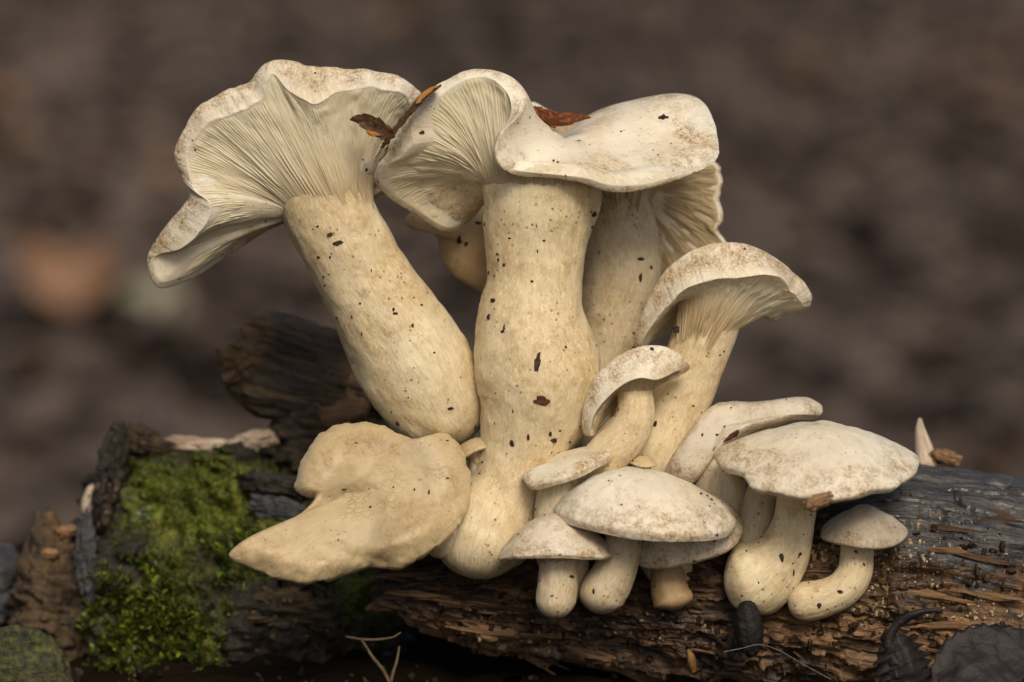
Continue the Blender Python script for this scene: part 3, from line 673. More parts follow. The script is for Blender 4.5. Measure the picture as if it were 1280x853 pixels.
add_tube('stem', E, M_STEM, [(892, 376, -4, 40), (888, 392, -2, 40), (878, 425, 6, 39), (862, 465, 18, 39), (840, 515, 30, 42), (822, 560, 40, 44), (812, 610, 46, 40)], wob=.03, seed=13)

# --- small curled mushroom in front
Fm = mushroom('small mushroom with curled hook shaped cap between the tallest and the hooded one', (730, 612, -20))
fL = [((727, 528), (738, 541), -62), ((731, 503), (742, 520), -74), ((748, 470), (757, 499), -84), ((776, 448), (779, 480), -90), ((809, 437), (800, 472), -92), ((838, 439), (822, 474), -86), ((858, 452), (846, 464), -70), ((860, 462), (852, 465), -52), ((836, 476), (834, 477), -28), ((800, 496), (800, 500), -12), ((765, 520), (768, 520), -10), ((744, 540), (750, 534), -26), ((730, 542), (741, 545), -48)]
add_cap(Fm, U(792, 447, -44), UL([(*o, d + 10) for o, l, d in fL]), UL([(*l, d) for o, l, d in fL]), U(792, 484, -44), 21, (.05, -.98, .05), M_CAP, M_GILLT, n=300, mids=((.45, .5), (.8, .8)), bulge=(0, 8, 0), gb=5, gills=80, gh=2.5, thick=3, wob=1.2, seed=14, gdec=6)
add_tube('stem', Fm, M_STEM, [(790, 474, -44, 21), (794, 494, -46, 22), (795, 518, -46, 24), (784, 543, -44, 26), (762, 566, -38, 27), (742, 590, -28, 27), (730, 614, -20, 24)], seed=15, rows=80, cols=70)

# --- flat tilted cap
G = mushroom('small mushroom with flat tilted cap against the waist of the tallest stem', (690, 690, -30))
dome(G, (707, 584, -62), 60, 13, 9, -17, M_CAP, M_GILLT, prof=((.35, .9), (.7, .68), (.9, .38)), depth=.75, seed=16, gills=60, gr=26, lip_in=.05, lip_drop=.12, wave=.06, gh=2.0, wob=3.0)
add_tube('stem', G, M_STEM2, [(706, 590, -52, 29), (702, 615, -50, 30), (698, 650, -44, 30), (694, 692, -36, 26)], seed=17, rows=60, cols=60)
# --- button
H = mushroom('tiny button mushroom just above the broad front cap', (802, 610, -30))
dome(H, (803, 579, -40), 19, 11, 10, 6, M_CAPT, M_GILLT, seed=18, n=120, wob=.6)
add_tube('stem', H, M_STEM2, [(802, 580, -38, 12), (801, 592, -36, 13), (800, 612, -32, 12)], seed=19, rows=30, cols=36)

# --- big tan fan cap in front
I = mushroom('big flat tan cap spread like a fan over the moss', (585, 690, 0))
iL = [(370, 606), (378, 577), (397, 548), (421, 533), (452, 527), (477, 533), (497, 543), (521, 549), (550, 543), (570, 550), (583, 569), (587, 593), (585, 617), (576, 650), (556, 672), (531, 690), (501, 708), (466, 706), (440, 711), (421, 720),
      (391, 725), (353, 723), (329, 713), (300, 703), (289, 699), (284, 693), (288, 687), (298, 682), (313, 676), (346, 663), (370, 649), (386, 635), (393, 623), (382, 621), (372, 614)]
di = lambda x, y: -30 - (y - 530) * .50 - (12 if x < 330 else 0) + 10 * math.sin(x * .045)
iO = UL([(x, y, di(x, y)) for x, y in iL]); icx, icy = 468, 622
iLp = UL([(x + (icx - x) * .018, y + (icy - y) * .03 + (7.0 if y > 665 else 1.0), di(x, y) + (11 if y > 665 else 16)) for x, y in iL])
def fan_relief(V):
    x, y = toI(V); o = np.zeros(V.shape)
    g = lambda cx, cy, sx, sy, a=0: np.exp(-(((x - cx) * math.cos(a) + (y - cy) * math.sin(a)) / sx) ** 2 - ((-(x - cx) * math.sin(a) + (y - cy) * math.cos(a)) / sy) ** 2)
    o[..., 2] = -15 * g(425, 572, 42, 26, -.5) - 9 * g(545, 578, 30, 34) + 15 * g(432, 622, 46, 13, -.15) + 8 * g(500, 562, 22, 30) - 8 * g(500, 672, 70, 15, -.4) + 7 * g(420, 690, 60, 12, .1) - 6 * g(340, 690, 40, 12, -.2) + 7 * g(560, 640, 14, 30, .5)
    o[..., 2] += 4 * fbm(V / np.array([30, 30, 90.]), 3, 200)
    return o
add_cap(I, U(462, 612, -88), iO, iLp, U(505, 632, -50), 34, (.35, -.45, .82), M_CAPT, M_GILLT, n=560, mids=((.3, .35), (.6, .9), (.86, 1.0)), bulge=(0, 6, -13), gb=4, gills=110, gh=3, thick=6, wob=3.0, seed=20, gdec=10, edge_wave=3.2, relief=fan_relief)
add_tube('stem', I, M_STEM, [(505, 632, -52, 32), (530, 645, -36, 34), (560, 664, -16, 38), (582, 692, -2, 36)], seed=21, rows=60, cols=60)
# --- folded cap edge wedged between
Rm = mushroom('narrow folded cap wedged between the fan cap and the tallest stem', (600, 650, 20))
dome(Rm, (594, 566, -6), 33, 18, -6, -24, M_CAPT, M_GILLT, seed=22, n=160, depth=.8, gills=40, gr=10, gh=2)
add_tube('stem', Rm, M_STEM2, [(596, 570, -2, 11), (600, 600, 6, 14), (602, 650, 14, 14)], seed=23, rows=40, cols=40)

# --- broad front cap
J = mushroom('broad smooth pointed cap in front of the cluster on a short stem', (748, 764, -60))
dome(J, (808, 646, -84), 114, 60, 9.5, 3.0, M_CAP, M_GILLT, prof=((.25, .94), (.55, .71), (.82, .38), (.94, .17)), mods=((180, 30, 0, 4), (0, 30, 0, -3)), apex_shift=(-.18, 0), depth=.72, seed=24, gills=90, gr=26, n=360, lip_in=.03, lip_drop=.08, wave=.018, wob=4.0)
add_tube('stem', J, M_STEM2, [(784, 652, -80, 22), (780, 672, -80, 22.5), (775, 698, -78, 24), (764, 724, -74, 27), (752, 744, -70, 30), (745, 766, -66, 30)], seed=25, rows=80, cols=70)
# --- small front cap
K = mushroom('small domed cap on a straight pale stem tucked under the broad front cap', (695, 772, -75))
dome(K, (695, 688, -92), 69, 47, 5, 0, M_CAPG, M_GILLT, prof=((.3, .92), (.62, .62), (.87, .27)), depth=.8, mods=((170, 35, 0, -6),), seed=26, gills=60, gr=25, n=260, lip_in=.04, lip_drop=.06, wave=.035, wob=3.5)
add_tube('stem', K, M_STEM2, [(699, 684, -92, 23), (698, 705, -92, 23.5), (697, 728, -90, 24.5), (695, 750, -88, 25), (695, 773, -86, 24)], seed=27, rows=70, cols=64)
# --- cap under the broad one
L = mushroom('pale rounded cap showing from beneath the broad front cap', (850, 730, 0))
dome(L, (856, 672, -46), 74, 52, 24, -14, M_CAPG, M_GILLT, prof=((.3, .96), (.65, .78), (.9, .40)), depth=.85, seed=28, gills=0, gr=16, n=240, wave=.02, lip_drop=.10, lip_in=.08)
add_tube('stem', L, M_STEM2, [(850, 668, -34, 20), (846, 700, -16, 20), (842, 736, 4, 20)], seed=29, rows=40, cols=40)
# --- bud
Mb = mushroom('tiny brown bud hanging head down on the rotten wood', (826, 700, -10))
add_tube('stem', Mb, M_STEM2, [(812, 700, -14, 15), (822, 712, -22, 16), (832, 724, -30, 17), (840, 735, -36, 18)], seed=30, rows=40, cols=40)
add_tube('cap', Mb, M_CAPB, [(838, 702, -34, 13), (836, 712, -36, 19), (836, 726, -38, 22), (839, 742, -40, 24), (843, 754, -42, 25), (845, 763, -42, 13)], seed=31, rows=50, cols=50, wob=.05)
# --- spatula cap
N = mushroom('mushroom with long spatula shaped cap behind the wide wavy cap', (895, 690, 30))
nL = [(1028, 511, 26), (1020, 502, 30), (1001, 496, 32), (953, 502, 24), (903, 503, 16), (878, 517, 10), (856, 545, 4), (837, 575, 0), (832, 592, -2), (845, 603, -6), (863, 604, -10), (880, 590, -20), (893, 572, -26), (915, 551, -30), (938, 536, -26), (964, 529, -16), (998, 520, 4), (1023, 519, 20)]
add_cap(N, U(906, 532, -22), UL(nL), UL([(x + (920 - x) * .03, y + (545 - y) * .05 + 3, d + 12) for x, y, d in nL]), U(898, 560, 12), 26, (.05, -.9, .3), M_CAPG, M_GILLT, n=300, mids=((.4, .6), (.8, .9)), bulge=(0, 4, -10), gills=0, seed=32, edge_wave=1.4)
add_tube('stem', N, M_STEM2, [(896, 556, 12, 30), (902, 590, 8, 34), (902, 630, 8, 33), (892, 670, 14, 30), (886, 696, 18, 28)], seed=33, rows=60, cols=60)
# --- stem behind
Q = mushroom('shaded mushroom hidden beneath the wide wavy cap, only its stem showing', (935, 690, 30))
dome(Q, (968, 596, -18), 34, 22, 8, 6, M_CAPG, M_GILLT, seed=34, n=140, gr=14)
add_tube('stem', Q, M_STEM2, [(962, 596, -16, 20), (952, 622, -18, 21), (944, 655, -20, 23), (936, 692, -16, 22)], seed=35, rows=50, cols=50)
# --- wide wavy cap
O = mushroom('wide wavy cream cap on a bent stem with a woolly swollen foot', (940, 755, -40))
dome(O, (1021, 584, -66), 121, 56, 17, 1.5, M_CAP, M_GILLT, prof=((.3, .90), (.62, .62), (.86, .30)), depth=.92, seed=36, gills=100, gr=30, n=420, lip_in=.05, lip_drop=.07, wave=.018, wob=4.2,
     mods=((175, 12, .05, 14), (153, 9, -.10, 10), (0, 18, .035, 12), (62, 10, -.03, 4), (95, 12, .02, -2), (30, 12, -.03, 2)))
add_tube('stem', O, M_STEM, [(997, 604, -58, 26), (996, 628, -56, 25), (991, 656, -52, 27), (981, 686, -46, 34), (964, 708, -40, 44), (946, 722, -34, 50), (930, 730, -26, 46), (914, 734, -14, 40)], seed=37, rows=110, cols=90)
# --- smallest capped one
P = mushroom('small grey peaked cap on a curved stem beside the wide wavy cap', (990, 760, -40))
dome(P, (1079, 667, -62), 53, 38, 17, 2, M_CAPP, M_GILLT, prof=((.3, .82), (.62, .52), (.86, .24)), depth=.9, seed=38, gills=60, gr=19, n=220, wave=.02, mods=((0, 25, .0, 6), (180, 25, 0, -4)), wob=3.2, lip_drop=.08)
add_tube('stem', P, M_STEM, [(1070, 672, -58, 20), (1071, 692, -58, 20.5), (1068, 716, -58, 21.5), (1053, 737, -57, 22.5), (1030, 748, -54, 23.5), (1008, 752, -48, 25), (986, 754, -38, 26)], seed=39, rows=90, cols=66)
# --- second stem beside the straight one
T2 = mushroom('slim pale stem half hidden behind the straight one, its cap out of sight', (722, 745, -50))
dome(T2, (722, 668, -52), 26, 16, 6, 0, M_CAPG, M_GILLT, seed=71, n=120, gr=10)
add_tube('stem', T2, M_STEM2, [(722, 668, -54, 13), (722, 700, -54, 14), (720, 728, -52, 15), (718, 750, -50, 14)], seed=72, rows=40, cols=40)
# ================================================================== small things, placed where they touch
bpy.context.view_layer.update()
DG = bpy.context.evaluated_depsgraph_get()
CAM = np.array(cam.location)
def ray(x, y):
    d = Vector(toW(U(x, y, 0)) - CAM).normalized()
    ok, loc, nrm, idx, ob, mw = scene.ray_cast(DG, Vector(CAM), d)
    if not ok: return None
    if nrm.dot(d) > 0: nrm = -nrm
    return np.array(loc), np.array(nrm), ob
def frame(n, ang):
    """tangent pair on a surface with normal n, first axis turned ang degrees from image right"""
    n = unit(n); a = RGT * math.cos(R(ang)) + UPC * math.sin(R(ang)); a = unit(a - n * a.dot(n)); return a, np.cross(n, a), n
def obj_w(name, Vw, F, mat, parent=None, attrs=None, kind=None, loc=None, smooth_=True):
    o_loc = np.array(parent.matrix_world.translation) if parent else (np.asarray(loc) if loc is not None else np.asarray(Vw).mean(0))
    o = bpy.data.objects.new(name, raw_mesh(name, np.asarray(Vw) - o_loc, F, mat, attrs, smooth_)); COL.objects.link(o)
    if parent: o.parent = parent
    else: o.location = o_loc
    if kind: o['kind'] = kind
    return o

# ---- dirt specks on the flesh
def speck_geo(P, N, size, rg, flat=.45):
    n = len(P); N = unit(N); h = np.where(np.abs(N[:, 2:3]) > .9, np.array([[1., 0, 0]]), np.array([[0, 0, 1.]]))
    a = unit(np.cross(N, h)); b = np.cross(N, a)
    m = 7; t = np.linspace(0, 2 * np.pi, m, endpoint=False)[None] + rg.random((n, 1)) * 6
    el = .55 + .9 * rg.random((n, 1)); rr_ = size[:, None] * (.65 + .7 * rg.random((n, m)))
    ring = P[:, None] + a[:, None] * (np.cos(t) * rr_ * el)[..., None] + b[:, None] * (np.sin(t) * rr_ / el)[..., None] - N[:, None] * (size * .15)[:, None, None]
    top = P[:, None] + a[:, None] * (np.cos(t) * rr_ * el * .55)[..., None] + b[:, None] * (np.sin(t) * rr_ / el * .55)[..., None] + N[:, None] * (size[:, None] * flat * (.6 + .8 * rg.random((n, m))))[..., None]
    V = np.concatenate([ring, top], 1).reshape(-1, 3)
    i = np.arange(m); j = (i + 1) % m
    q = np.concatenate([np.stack([i, j, j + m], -1), np.stack([i, j + m, i + m], -1), np.stack([i[1:-1] * 0 + m, i[1:-1] + m, i[1:-1] + m + 1], -1)])
    F = (q[None] + (np.arange(n) * 2 * m)[:, None, None]).reshape(-1, 3)
    return V, F
rg = np.random.default_rng(5)
BIG = {}
for x, y, sz in [(412, 294, 4.5), (422, 304, 5.5), (494, 392, 3.5), (492, 387, 3), (516, 407, 3), (398, 322, 2.5), (440, 397, 2.5), (452, 418, 2), (458, 212, 3), (448, 178, 3.4), (465, 229, 2.6), (338, 102, 3.2), (339, 187, 2.2), (365, 152, 2), (271, 255, 2), (250, 187, 2), (244, 188, 1.6),
             (563, 511, 3.4), (543, 441, 1.8), (616, 376, 5), (611, 397, 4.5), (628, 415, 3), (630, 410, 3), (622, 318, 2.8), (623, 325, 2.8), (630, 331, 3.2), (611, 341, 3), (618, 345, 2), (665, 352, 2.4), (637, 298, 2), (672, 314, 2), (680, 301, 2), (707, 434, 2.6), (640, 555, 4.6), (660, 547, 4), (688, 543, 4), (692, 551, 5), (742, 268, 6), (740, 284, 3),
             (801, 347, 5), (801, 324, 5), (814, 334, 3), (792, 417, 2.6), (829, 146, 4.5), (834, 147, 3), (692, 201, 3), (697, 203, 2.4), (527, 166, 4), (558, 162, 2.6), (602, 141, 2), (509, 224, 3), (505, 210, 1.8), (574, 300, 5), (583, 305, 4), (598, 279, 4), (606, 280, 3),
             (819, 531, 4), (867, 508, 2), (878, 544, 2.6), (876, 617, 3), (884, 620, 3), (889, 625, 3), (887, 633, 1.6), (893, 630, 1.6), (775, 595, 1.5), (761, 601, 1.6), (777, 631, 1.8), (896, 669, 2.8), (893, 676, 3), (715, 721, 3.4), (742, 739, 3), (690, 745, 2), (681, 644, 2.2), (648, 668, 2),
             (977, 697, 5.5), (1000, 693, 3), (992, 716, 3.4), (1024, 757, 4), (1050, 740, 4), (1080, 706, 2.4), (920, 543, 4.5), (912, 548, 4), (896, 544, 2.4), (893, 561, 2), (430, 612, 3), (536, 615, 3), (463, 634, 2.4), (445, 554, 2), (560, 598, 2.4), (518, 612, 2), (559, 551, 2.4), (600, 592, 2), (603, 578, 2.5), (600, 541, 3), (594, 534, 3), (497, 530, 4), (436, 529, 3.6),
             (876, 397, 2), (891, 410, 2), (845, 412, 5), (960, 358, 2.4), (874, 362, 1.8), (951, 383, 2), (900, 444, 2), (931, 311, 2.4), (905, 440, 1.8), (793, 435, 3), (815, 436, 3)]:
    h = ray(x, y)
    if h is None or h[2].parent is None or h[2].parent.name.split('.')[0] != 'mushroom': continue
    BIG.setdefault(h[2].parent.name, []).append((h[0], h[1], sz * S * .9))
dens = {A.name: 190, B.name: 210, C.name: 50, E.name: 60, I.name: 90, J.name: 40, O.name: 46, P.name: 18, N.name: 34}
for mo in MUSH:
    P_, N_, Z_ = [], [], []
    chs = [c_ for c_ in mo.children if c_.name.split('.')[0] in ('cap', 'stem')]
    loc = np.array(mo.location)
    for c_ in chs:
        me = c_.data; nv = len(me.vertices); cnt = int(dens.get(mo.name, 26) * (.75 if c_.name.startswith('stem') else .45)) + 3
        co_ = np.empty(nv * 3, np.float32); me.vertices.foreach_get('co', co_); nr = np.empty(nv * 3, np.float32); me.vertices.foreach_get('normal', nr)
        co_ = co_.reshape(-1, 3) + loc; nr = nr.reshape(-1, 3)
        pr = .15 + np.clip(fbm(co_ * 90, 2, 91) + .25, 0, 1) ** 2; idx = rg.choice(nv, cnt, p=pr / pr.sum())
        P_.append(co_[idx]); N_.append(nr[idx]); Z_.append(S * (.5 + 1.5 * rg.random(cnt) ** 3))
    for p_, n_, z_ in BIG.get(mo.name, []): P_.append(p_[None]); N_.append(n_[None]); Z_.append(np.array([z_]))
    V, F = speck_geo(np.vstack(P_), np.vstack(N_), np.concatenate(Z_), rg)
    obj_w('dirt_specks', V, F, M_DIRT, mo, kind='stuff', smooth_=False)

def chip(label, x, y, L_, W_, ang, mat, cat='bark chip', name='bark_chip', seed=0, th=.25):
    h = ray(x, y)
    if h is None: return
    a, b, n = frame(h[1], ang); r_ = np.random.default_rng(seed + int(x)); m = 14
    t = np.linspace(0, 2 * np.pi, m, endpoint=False); k_ = .75 + .5 * r_.random(m)
    ring = np.stack([np.cos(t) * L_ * k_, np.sin(t) * W_ * k_], -1) * S
    lo = h[0] + ring[:, :1] * a + ring[:, 1:] * b - n * S * 1.0
    hi = h[0] + ring[:, :1] * .82 * a + ring[:, 1:] * .82 * b + n * S * (W_ * th * (.6 + .9 * r_.random((m, 1))))
    V = np.vstack([lo, hi, h[0] + n * S * W_ * th]); i = np.arange(m); j = (i + 1) % m
    F = np.vstack([np.stack([i, j, j + m], -1), np.stack([i, j + m, i + m], -1), np.stack([i * 0 + 2 * m, i + m, j + m], -1)])
    tag(obj_w(name, V, F, mat, loc=h[0], smooth_=False), label, cat, None)
chip('long black bark chip stuck upright on the thick stem', 672, 453, 12, 4, 82, M_DIRT)
chip('ragged dark red bark flake stuck low on the thick stem', 678, 502, 11, 6.5, -6, M_BARKCHIP)
chip('dark fleck of bark on the saddle shaped cap', 829, 147, 7, 3, 5, M_DIRT)
chip('dark crumb of bark on the spatula shaped cap beside the wide wavy cap', 916, 545, 12, 3.5, 28, M_BARKCHIP)
chip('black crumb caught in the gap below the hooded cap', 848, 412, 8, 5, 25, M_DIRT)

# ---- moss growing on the stump
k = NT('moss_leaf'); v_ = k.attr('tint', 'Fac')
cm = k.ramp(v_, [(0, (.026, .034, .005)), (.4, (.068, .084, .010)), (.75, (.125, .16, .017)), (1, (.25, .33, .035))])
k.fin(cm, .45, None, .4); tr = k.n.new('ShaderNodeBsdfTranslucent'); k.L(cm, tr.inputs[0]); mx = k.n.new('ShaderNodeMixShader'); mx.inputs[0].default_value = .3
k.L(k.p.outputs[0], mx.inputs[1]); k.L(tr.outputs[0], mx.inputs[2]); k.L(mx.outputs[0], k.out.inputs[0]); M_MOSS = k.m
me = stump_body.data; nv = len(me.vertices); nr = np.empty(nv * 3, np.float32); me.vertices.foreach_get('normal', nr); nr = nr.reshape(-1, 3)
Wv = toW(Vt.reshape(-1, 3)); mf = moss.ravel(); fx, fy = ix.ravel(), iy.ravel()
def blades(P, N, ln, wd, tint):
    n = len(P); h = unit(rg.normal(size=(n, 3))); s_ = unit(np.cross(N, h)); bend = np.cross(s_, N) * (.5 * rg.random((n, 1)))
    b0 = P - N * ln[:, None] * .1; mid_ = P + N * ln[:, None] * .5 + bend * ln[:, None] * .25; tip = P + N * ln[:, None] * .92 + bend * ln[:, None] * .9
    V = np.stack([b0, mid_ + s_ * wd[:, None], tip, mid_ - s_ * wd[:, None]], 1).reshape(-1, 3)
    F = (np.array([[0, 1, 3], [1, 2, 3]])[None] + (np.arange(n) * 4)[:, None, None]).reshape(-1, 3)
    return V, F, np.repeat(tint, 4)
pv = np.clip(mf - .20 + .25 * fbm(Wv * 160, 3, 99), 0, .6) ** 1.3 * (1 + 2.0 * (Vt[..., 2].ravel() < 340)); idx = rg.choice(nv, 42000, p=pv / pv.sum())
P0 = Wv[idx] + rg.normal(size=(len(idx), 3)) * S * 1.5; N0 = unit(nr[idx] + np.array([0, 0, .5]) + .55 * rg.normal(size=(len(idx), 3)))
V, F, t = blades(P0, N0, S * (3 + 4 * rg.random(len(idx))), S * (.7 + .6 * rg.random(len(idx))), np.clip(.38 + .35 * rg.random(len(idx)) + .45 * fbm(P0 * 110, 2, 95), 0, 1))
obj_w('moss', V, F, M_MOSS, stump, {'tint': t}, 'stuff')
# taller leafy moss shoots
lw = (np.exp(-((fx - 200) / 62) ** 2 - ((fy - 790) / 62) ** 2) + .55 * np.exp(-((fx - 310) / 45) ** 2 - ((fy - 695) / 32) ** 2) + .35 * np.exp(-((fx - 255) / 30) ** 2 - ((fy - 740) / 30) ** 2)) * (Vt[..., 2].ravel() < 320)
lw = np.where(lw > .10, lw, 0) * np.clip(.4 + fbm(Wv * 110, 2, 97) * 1.5, .02, 1)
idx = rg.choice(nv, 950, p=lw / lw.sum()); PP, NN, LL, WW, TT = [], [], [], [], []
for q_ in idx:
    p = Wv[q_] + rg.normal(size=3) * S * 3; ax_ = unit(nr[q_] * .7 + np.array([0, -.1, .8]) + .35 * rg.normal(size=3)); H_ = S * (10 + 18 * rg.random()); tn = .25 + .8 * rg.random()
    for j_ in range(13):
        f_ = (j_ + 1) / 13; out = unit(rg.normal(size=3)); out = unit(out - ax_ * out.dot(ax_))
        PP.append(p + ax_ * H_ * f_); NN.append(unit(out * (1.05 - .6 * f_) + ax_ * (.35 + .5 * f_))); LL.append(S * (6.5 + 5 * rg.random())); WW.append(S * 2.0); TT.append(min(1, tn * (.12 + .95 * f_ ** 1.6)))
V, F, t = blades(np.array(PP), np.array(NN), np.array(LL), np.array(WW), np.array(TT))
obj_w('moss_shoots', V, F, M_MOSS, stump, {'tint': t}, 'stuff')

# ---- splinters and crumbs on the log
def splinter_mesh(nm, mat, seed):
    r_ = np.random.default_rng(seed); m = 6; ts = np.array([-1, -.55, 0, .5, 1.0]); ws = np.array([.45, .8, 1.0, .8, .4])
    t = np.linspace(0, 2 * np.pi, m, endpoint=False); V = []
    for a_, w_ in zip(ts, ws):
        k_ = w_ * (.35 + .95 * r_.random(m)); V.append(np.stack([np.full(m, a_) + .20 * r_.normal(size=m), np.cos(t) * k_, np.sin(t) * k_ * .7], -1))
    V = np.vstack(V + [[[-1.05, 0, 0]], [[1.05, 0, 0]]]); F = grid_faces(5, m); F = np.vstack([F[:, [0, 1, 2]], F[:, [0, 2, 3]]])
    i = np.arange(m); j = (i + 1) % m; F = np.vstack([F, np.stack([i * 0 + 5 * m, j, i], -1), np.stack([i * 0 + 5 * m + 1, 4 * m + i, 4 * m + j], -1)])
    return raw_mesh(nm, V, F, mat, {'co': np.stack([V[:, 1] * 12, V[:, 2] * 12, V[:, 0] * 40], -1)}, False)
SPM = [splinter_mesh('splinter_a', M_SPLIT, 1), splinter_mesh('splinter_b', M_SPLIT, 2), splinter_mesh('splinter_c', M_LOG, 3), splinter_mesh('splinter_d', M_CHUNK, 4), splinter_mesh('splinter_e', M_LOG, 5)]
def splinter(x, y, L_, W_, ang, v, lift=.3):
    h = ray(x, y)
    if h is None or h[2].parent is not log: return
    a, b, n = frame(h[1], ang); o = bpy.data.objects.new('splinter', SPM[v]); COL.objects.link(o); o.parent = log
    Mx = Matrix((Vector(a * L_ * .85 * S), Vector(b * W_ * .75 * S), Vector(n * W_ * .75 * S))).transposed().to_4x4()
    Mx.translation = Vector(h[0] + n * W_ * S * lift) - log.location; o.matrix_local = Mx
for a_ in [(1085, 772, 40, 8, -4, 0), (1160, 745, 62, 9, -12, 0), (1190, 780, 50, 8, 4, 1), (1140, 762, 34, 6, -8, 1), (1230, 700, 44, 7, -14, 2), (1195, 690, 40, 7, -10, 0), (1240, 745, 40, 8, -8, 1), (1115, 790, 34, 7, 10, 0), (1060, 800, 26, 6, -6, 2),
           (470, 728, 26, 8, -25, 0), (520, 745, 44, 8, -12, 1), (560, 775, 60, 6, -13, 0), (500, 760, 30, 7, -18, 0), (640, 760, 54, 6, -10, 2), (600, 790, 50, 5, -14, 1), (700, 795, 60, 6, -12, 0), (780, 800, 50, 6, -10, 1), (830, 790, 40, 6, -8, 2), (740, 815, 44, 5, -14, 0), (550, 735, 40, 6, -6, 2),
           (1180, 580, 26, 5, -16, 1), (1220, 588, 36, 5, -14, 0), (1045, 650, 30, 5, -14, 4), (1180, 660, 50, 5, -16, 4), (1240, 650, 44, 6, -14, 4)]: splinter(*a_)
for i_ in range(60):
    x = 480 + 790 * rg.random(); y = (705 + 130 * rg.random()) if x < 1020 else (690 + 160 * rg.random())
    splinter(x, y, 9 + 22 * rg.random(), 2.0 + 2.4 * rg.random(), -11 + 14 * rg.normal(), int(rg.integers(0, 5)), .1)
M_CRUMB = mat_flat('pale_wood_crumb', (.26, .19, .11), (.50, .40, .27), 800)
def crumbs(name, spots, mat, parent, rmin, rmax, want):
    P_, N_, Z_ = [], [], []
    for x0, y0, sx, sy, n in spots:
        for _ in range(n):
            h = ray(x0 + rg.normal() * sx, y0 + rg.normal() * sy)
            if h is None or h[2].parent is not want: continue
            P_.append(h[0]); N_.append(h[1]); Z_.append(S * (rmin + (rmax - rmin) * rg.random() ** 2))
    if not P_: return
    V, F = speck_geo(np.array(P_), np.array(N_), np.array(Z_), rg, 1.0)
    obj_w(name, V, F, mat, parent, kind='stuff', smooth_=False)
crumbs('wood_crumbs', [(1040, 690, 18, 16, 60), (1085, 715, 20, 20, 50), (1150, 690, 40, 18, 60), (1230, 770, 30, 12, 60), (1090, 760, 40, 20, 50), (1130, 655, 40, 10, 25), (700, 790, 110, 16, 60), (1180, 735, 60, 30, 60)], M_CRUMB, log, .8, 3.2, log)
crumbs('bark_crumbs', [(650, 770, 120, 30, 160), (1130, 740, 90, 45, 260), (900, 790, 80, 30, 120)], M_DIRT, log, 1.5, 6, log)
crumbs('wood_crumbs', [(230, 700, 80, 80, 60), (350, 760, 60, 40, 50), (130, 640, 20, 50, 30)], mat_flat('brown_crumb', (.05, .03, .015), (.16, .10, .05), 700), stump, 1.2, 4, stump)

# ---- shard and flake
def tube_w(name, pts, mat, label=None, cat=None, parent=None, seed=0, wob=.08, rows=40, cols=12, group=None):
    V, F, T3, at = tube([(a_[0], a_[1], a_[2], a_[3]) for a_ in pts], rows=rows, cols=cols, wob=wob, seed=seed, lump=20)
    F3 = np.vstack([F[:, [0, 1, 2]], F[:, [0, 2, 3]], T3]); o = part(name, V, F3, mat, parent, at, flip=outward(V, F), base=None if parent else U(*pts[-1][:3]))
    if label: tag(o, label, cat, group)
    return o
tube_w('wood_shard', [(1150, 523, 150, 2), (1150, 535, 150, 6), (1153, 555, 150, 11), (1158, 576, 150, 16), (1164, 592, 150, 18)], M_PALE, 'pale pointed shard of wood standing on the weathered side of the log', 'wood')
add_lump('wood_shard', M_SPLIT, label='small orange brown stub of wood beside the pale pointed shard', cat='wood', center=(1182, 572, 140), radii=(20, 10, 14), rot=(0, 0, -12), amp=.2, seed=75, rows=40, cols=50)
add_lump('wood_flake', M_SPLIT, label='fibrous brown flake of wood hanging beneath the wide wavy cap', cat='wood', center=(1022, 627, -174), radii=(18, 8, 8), rot=(0, 0, 22), power=3, amp=.25, seed=76, rows=40, cols=50, strata=True)
pod = add_lump('seed_pod', mat_flat('black_husk', (.008, .007, .007), (.02, .017, .015), 500, .6, .2), label='black pointed husk standing below the woolly foot of a stem', cat='husk', center=(936, 786, -72), radii=(17, 34, 15), rot=(0, 0, 6), power=2.2, amp=.08, seed=77, rows=70, cols=60)
tube_w('orange_chip', [(860, 812, -60, 2), (863, 820, -62, 5), (865, 830, -62, 5), (867, 842, -58, 3)], mat_flat('orange_bark', (.13, .065, .02), (.22, .12, .04), 500), 'small upright orange chip below the rotten log edge', 'wood', wob=.12, rows=20)

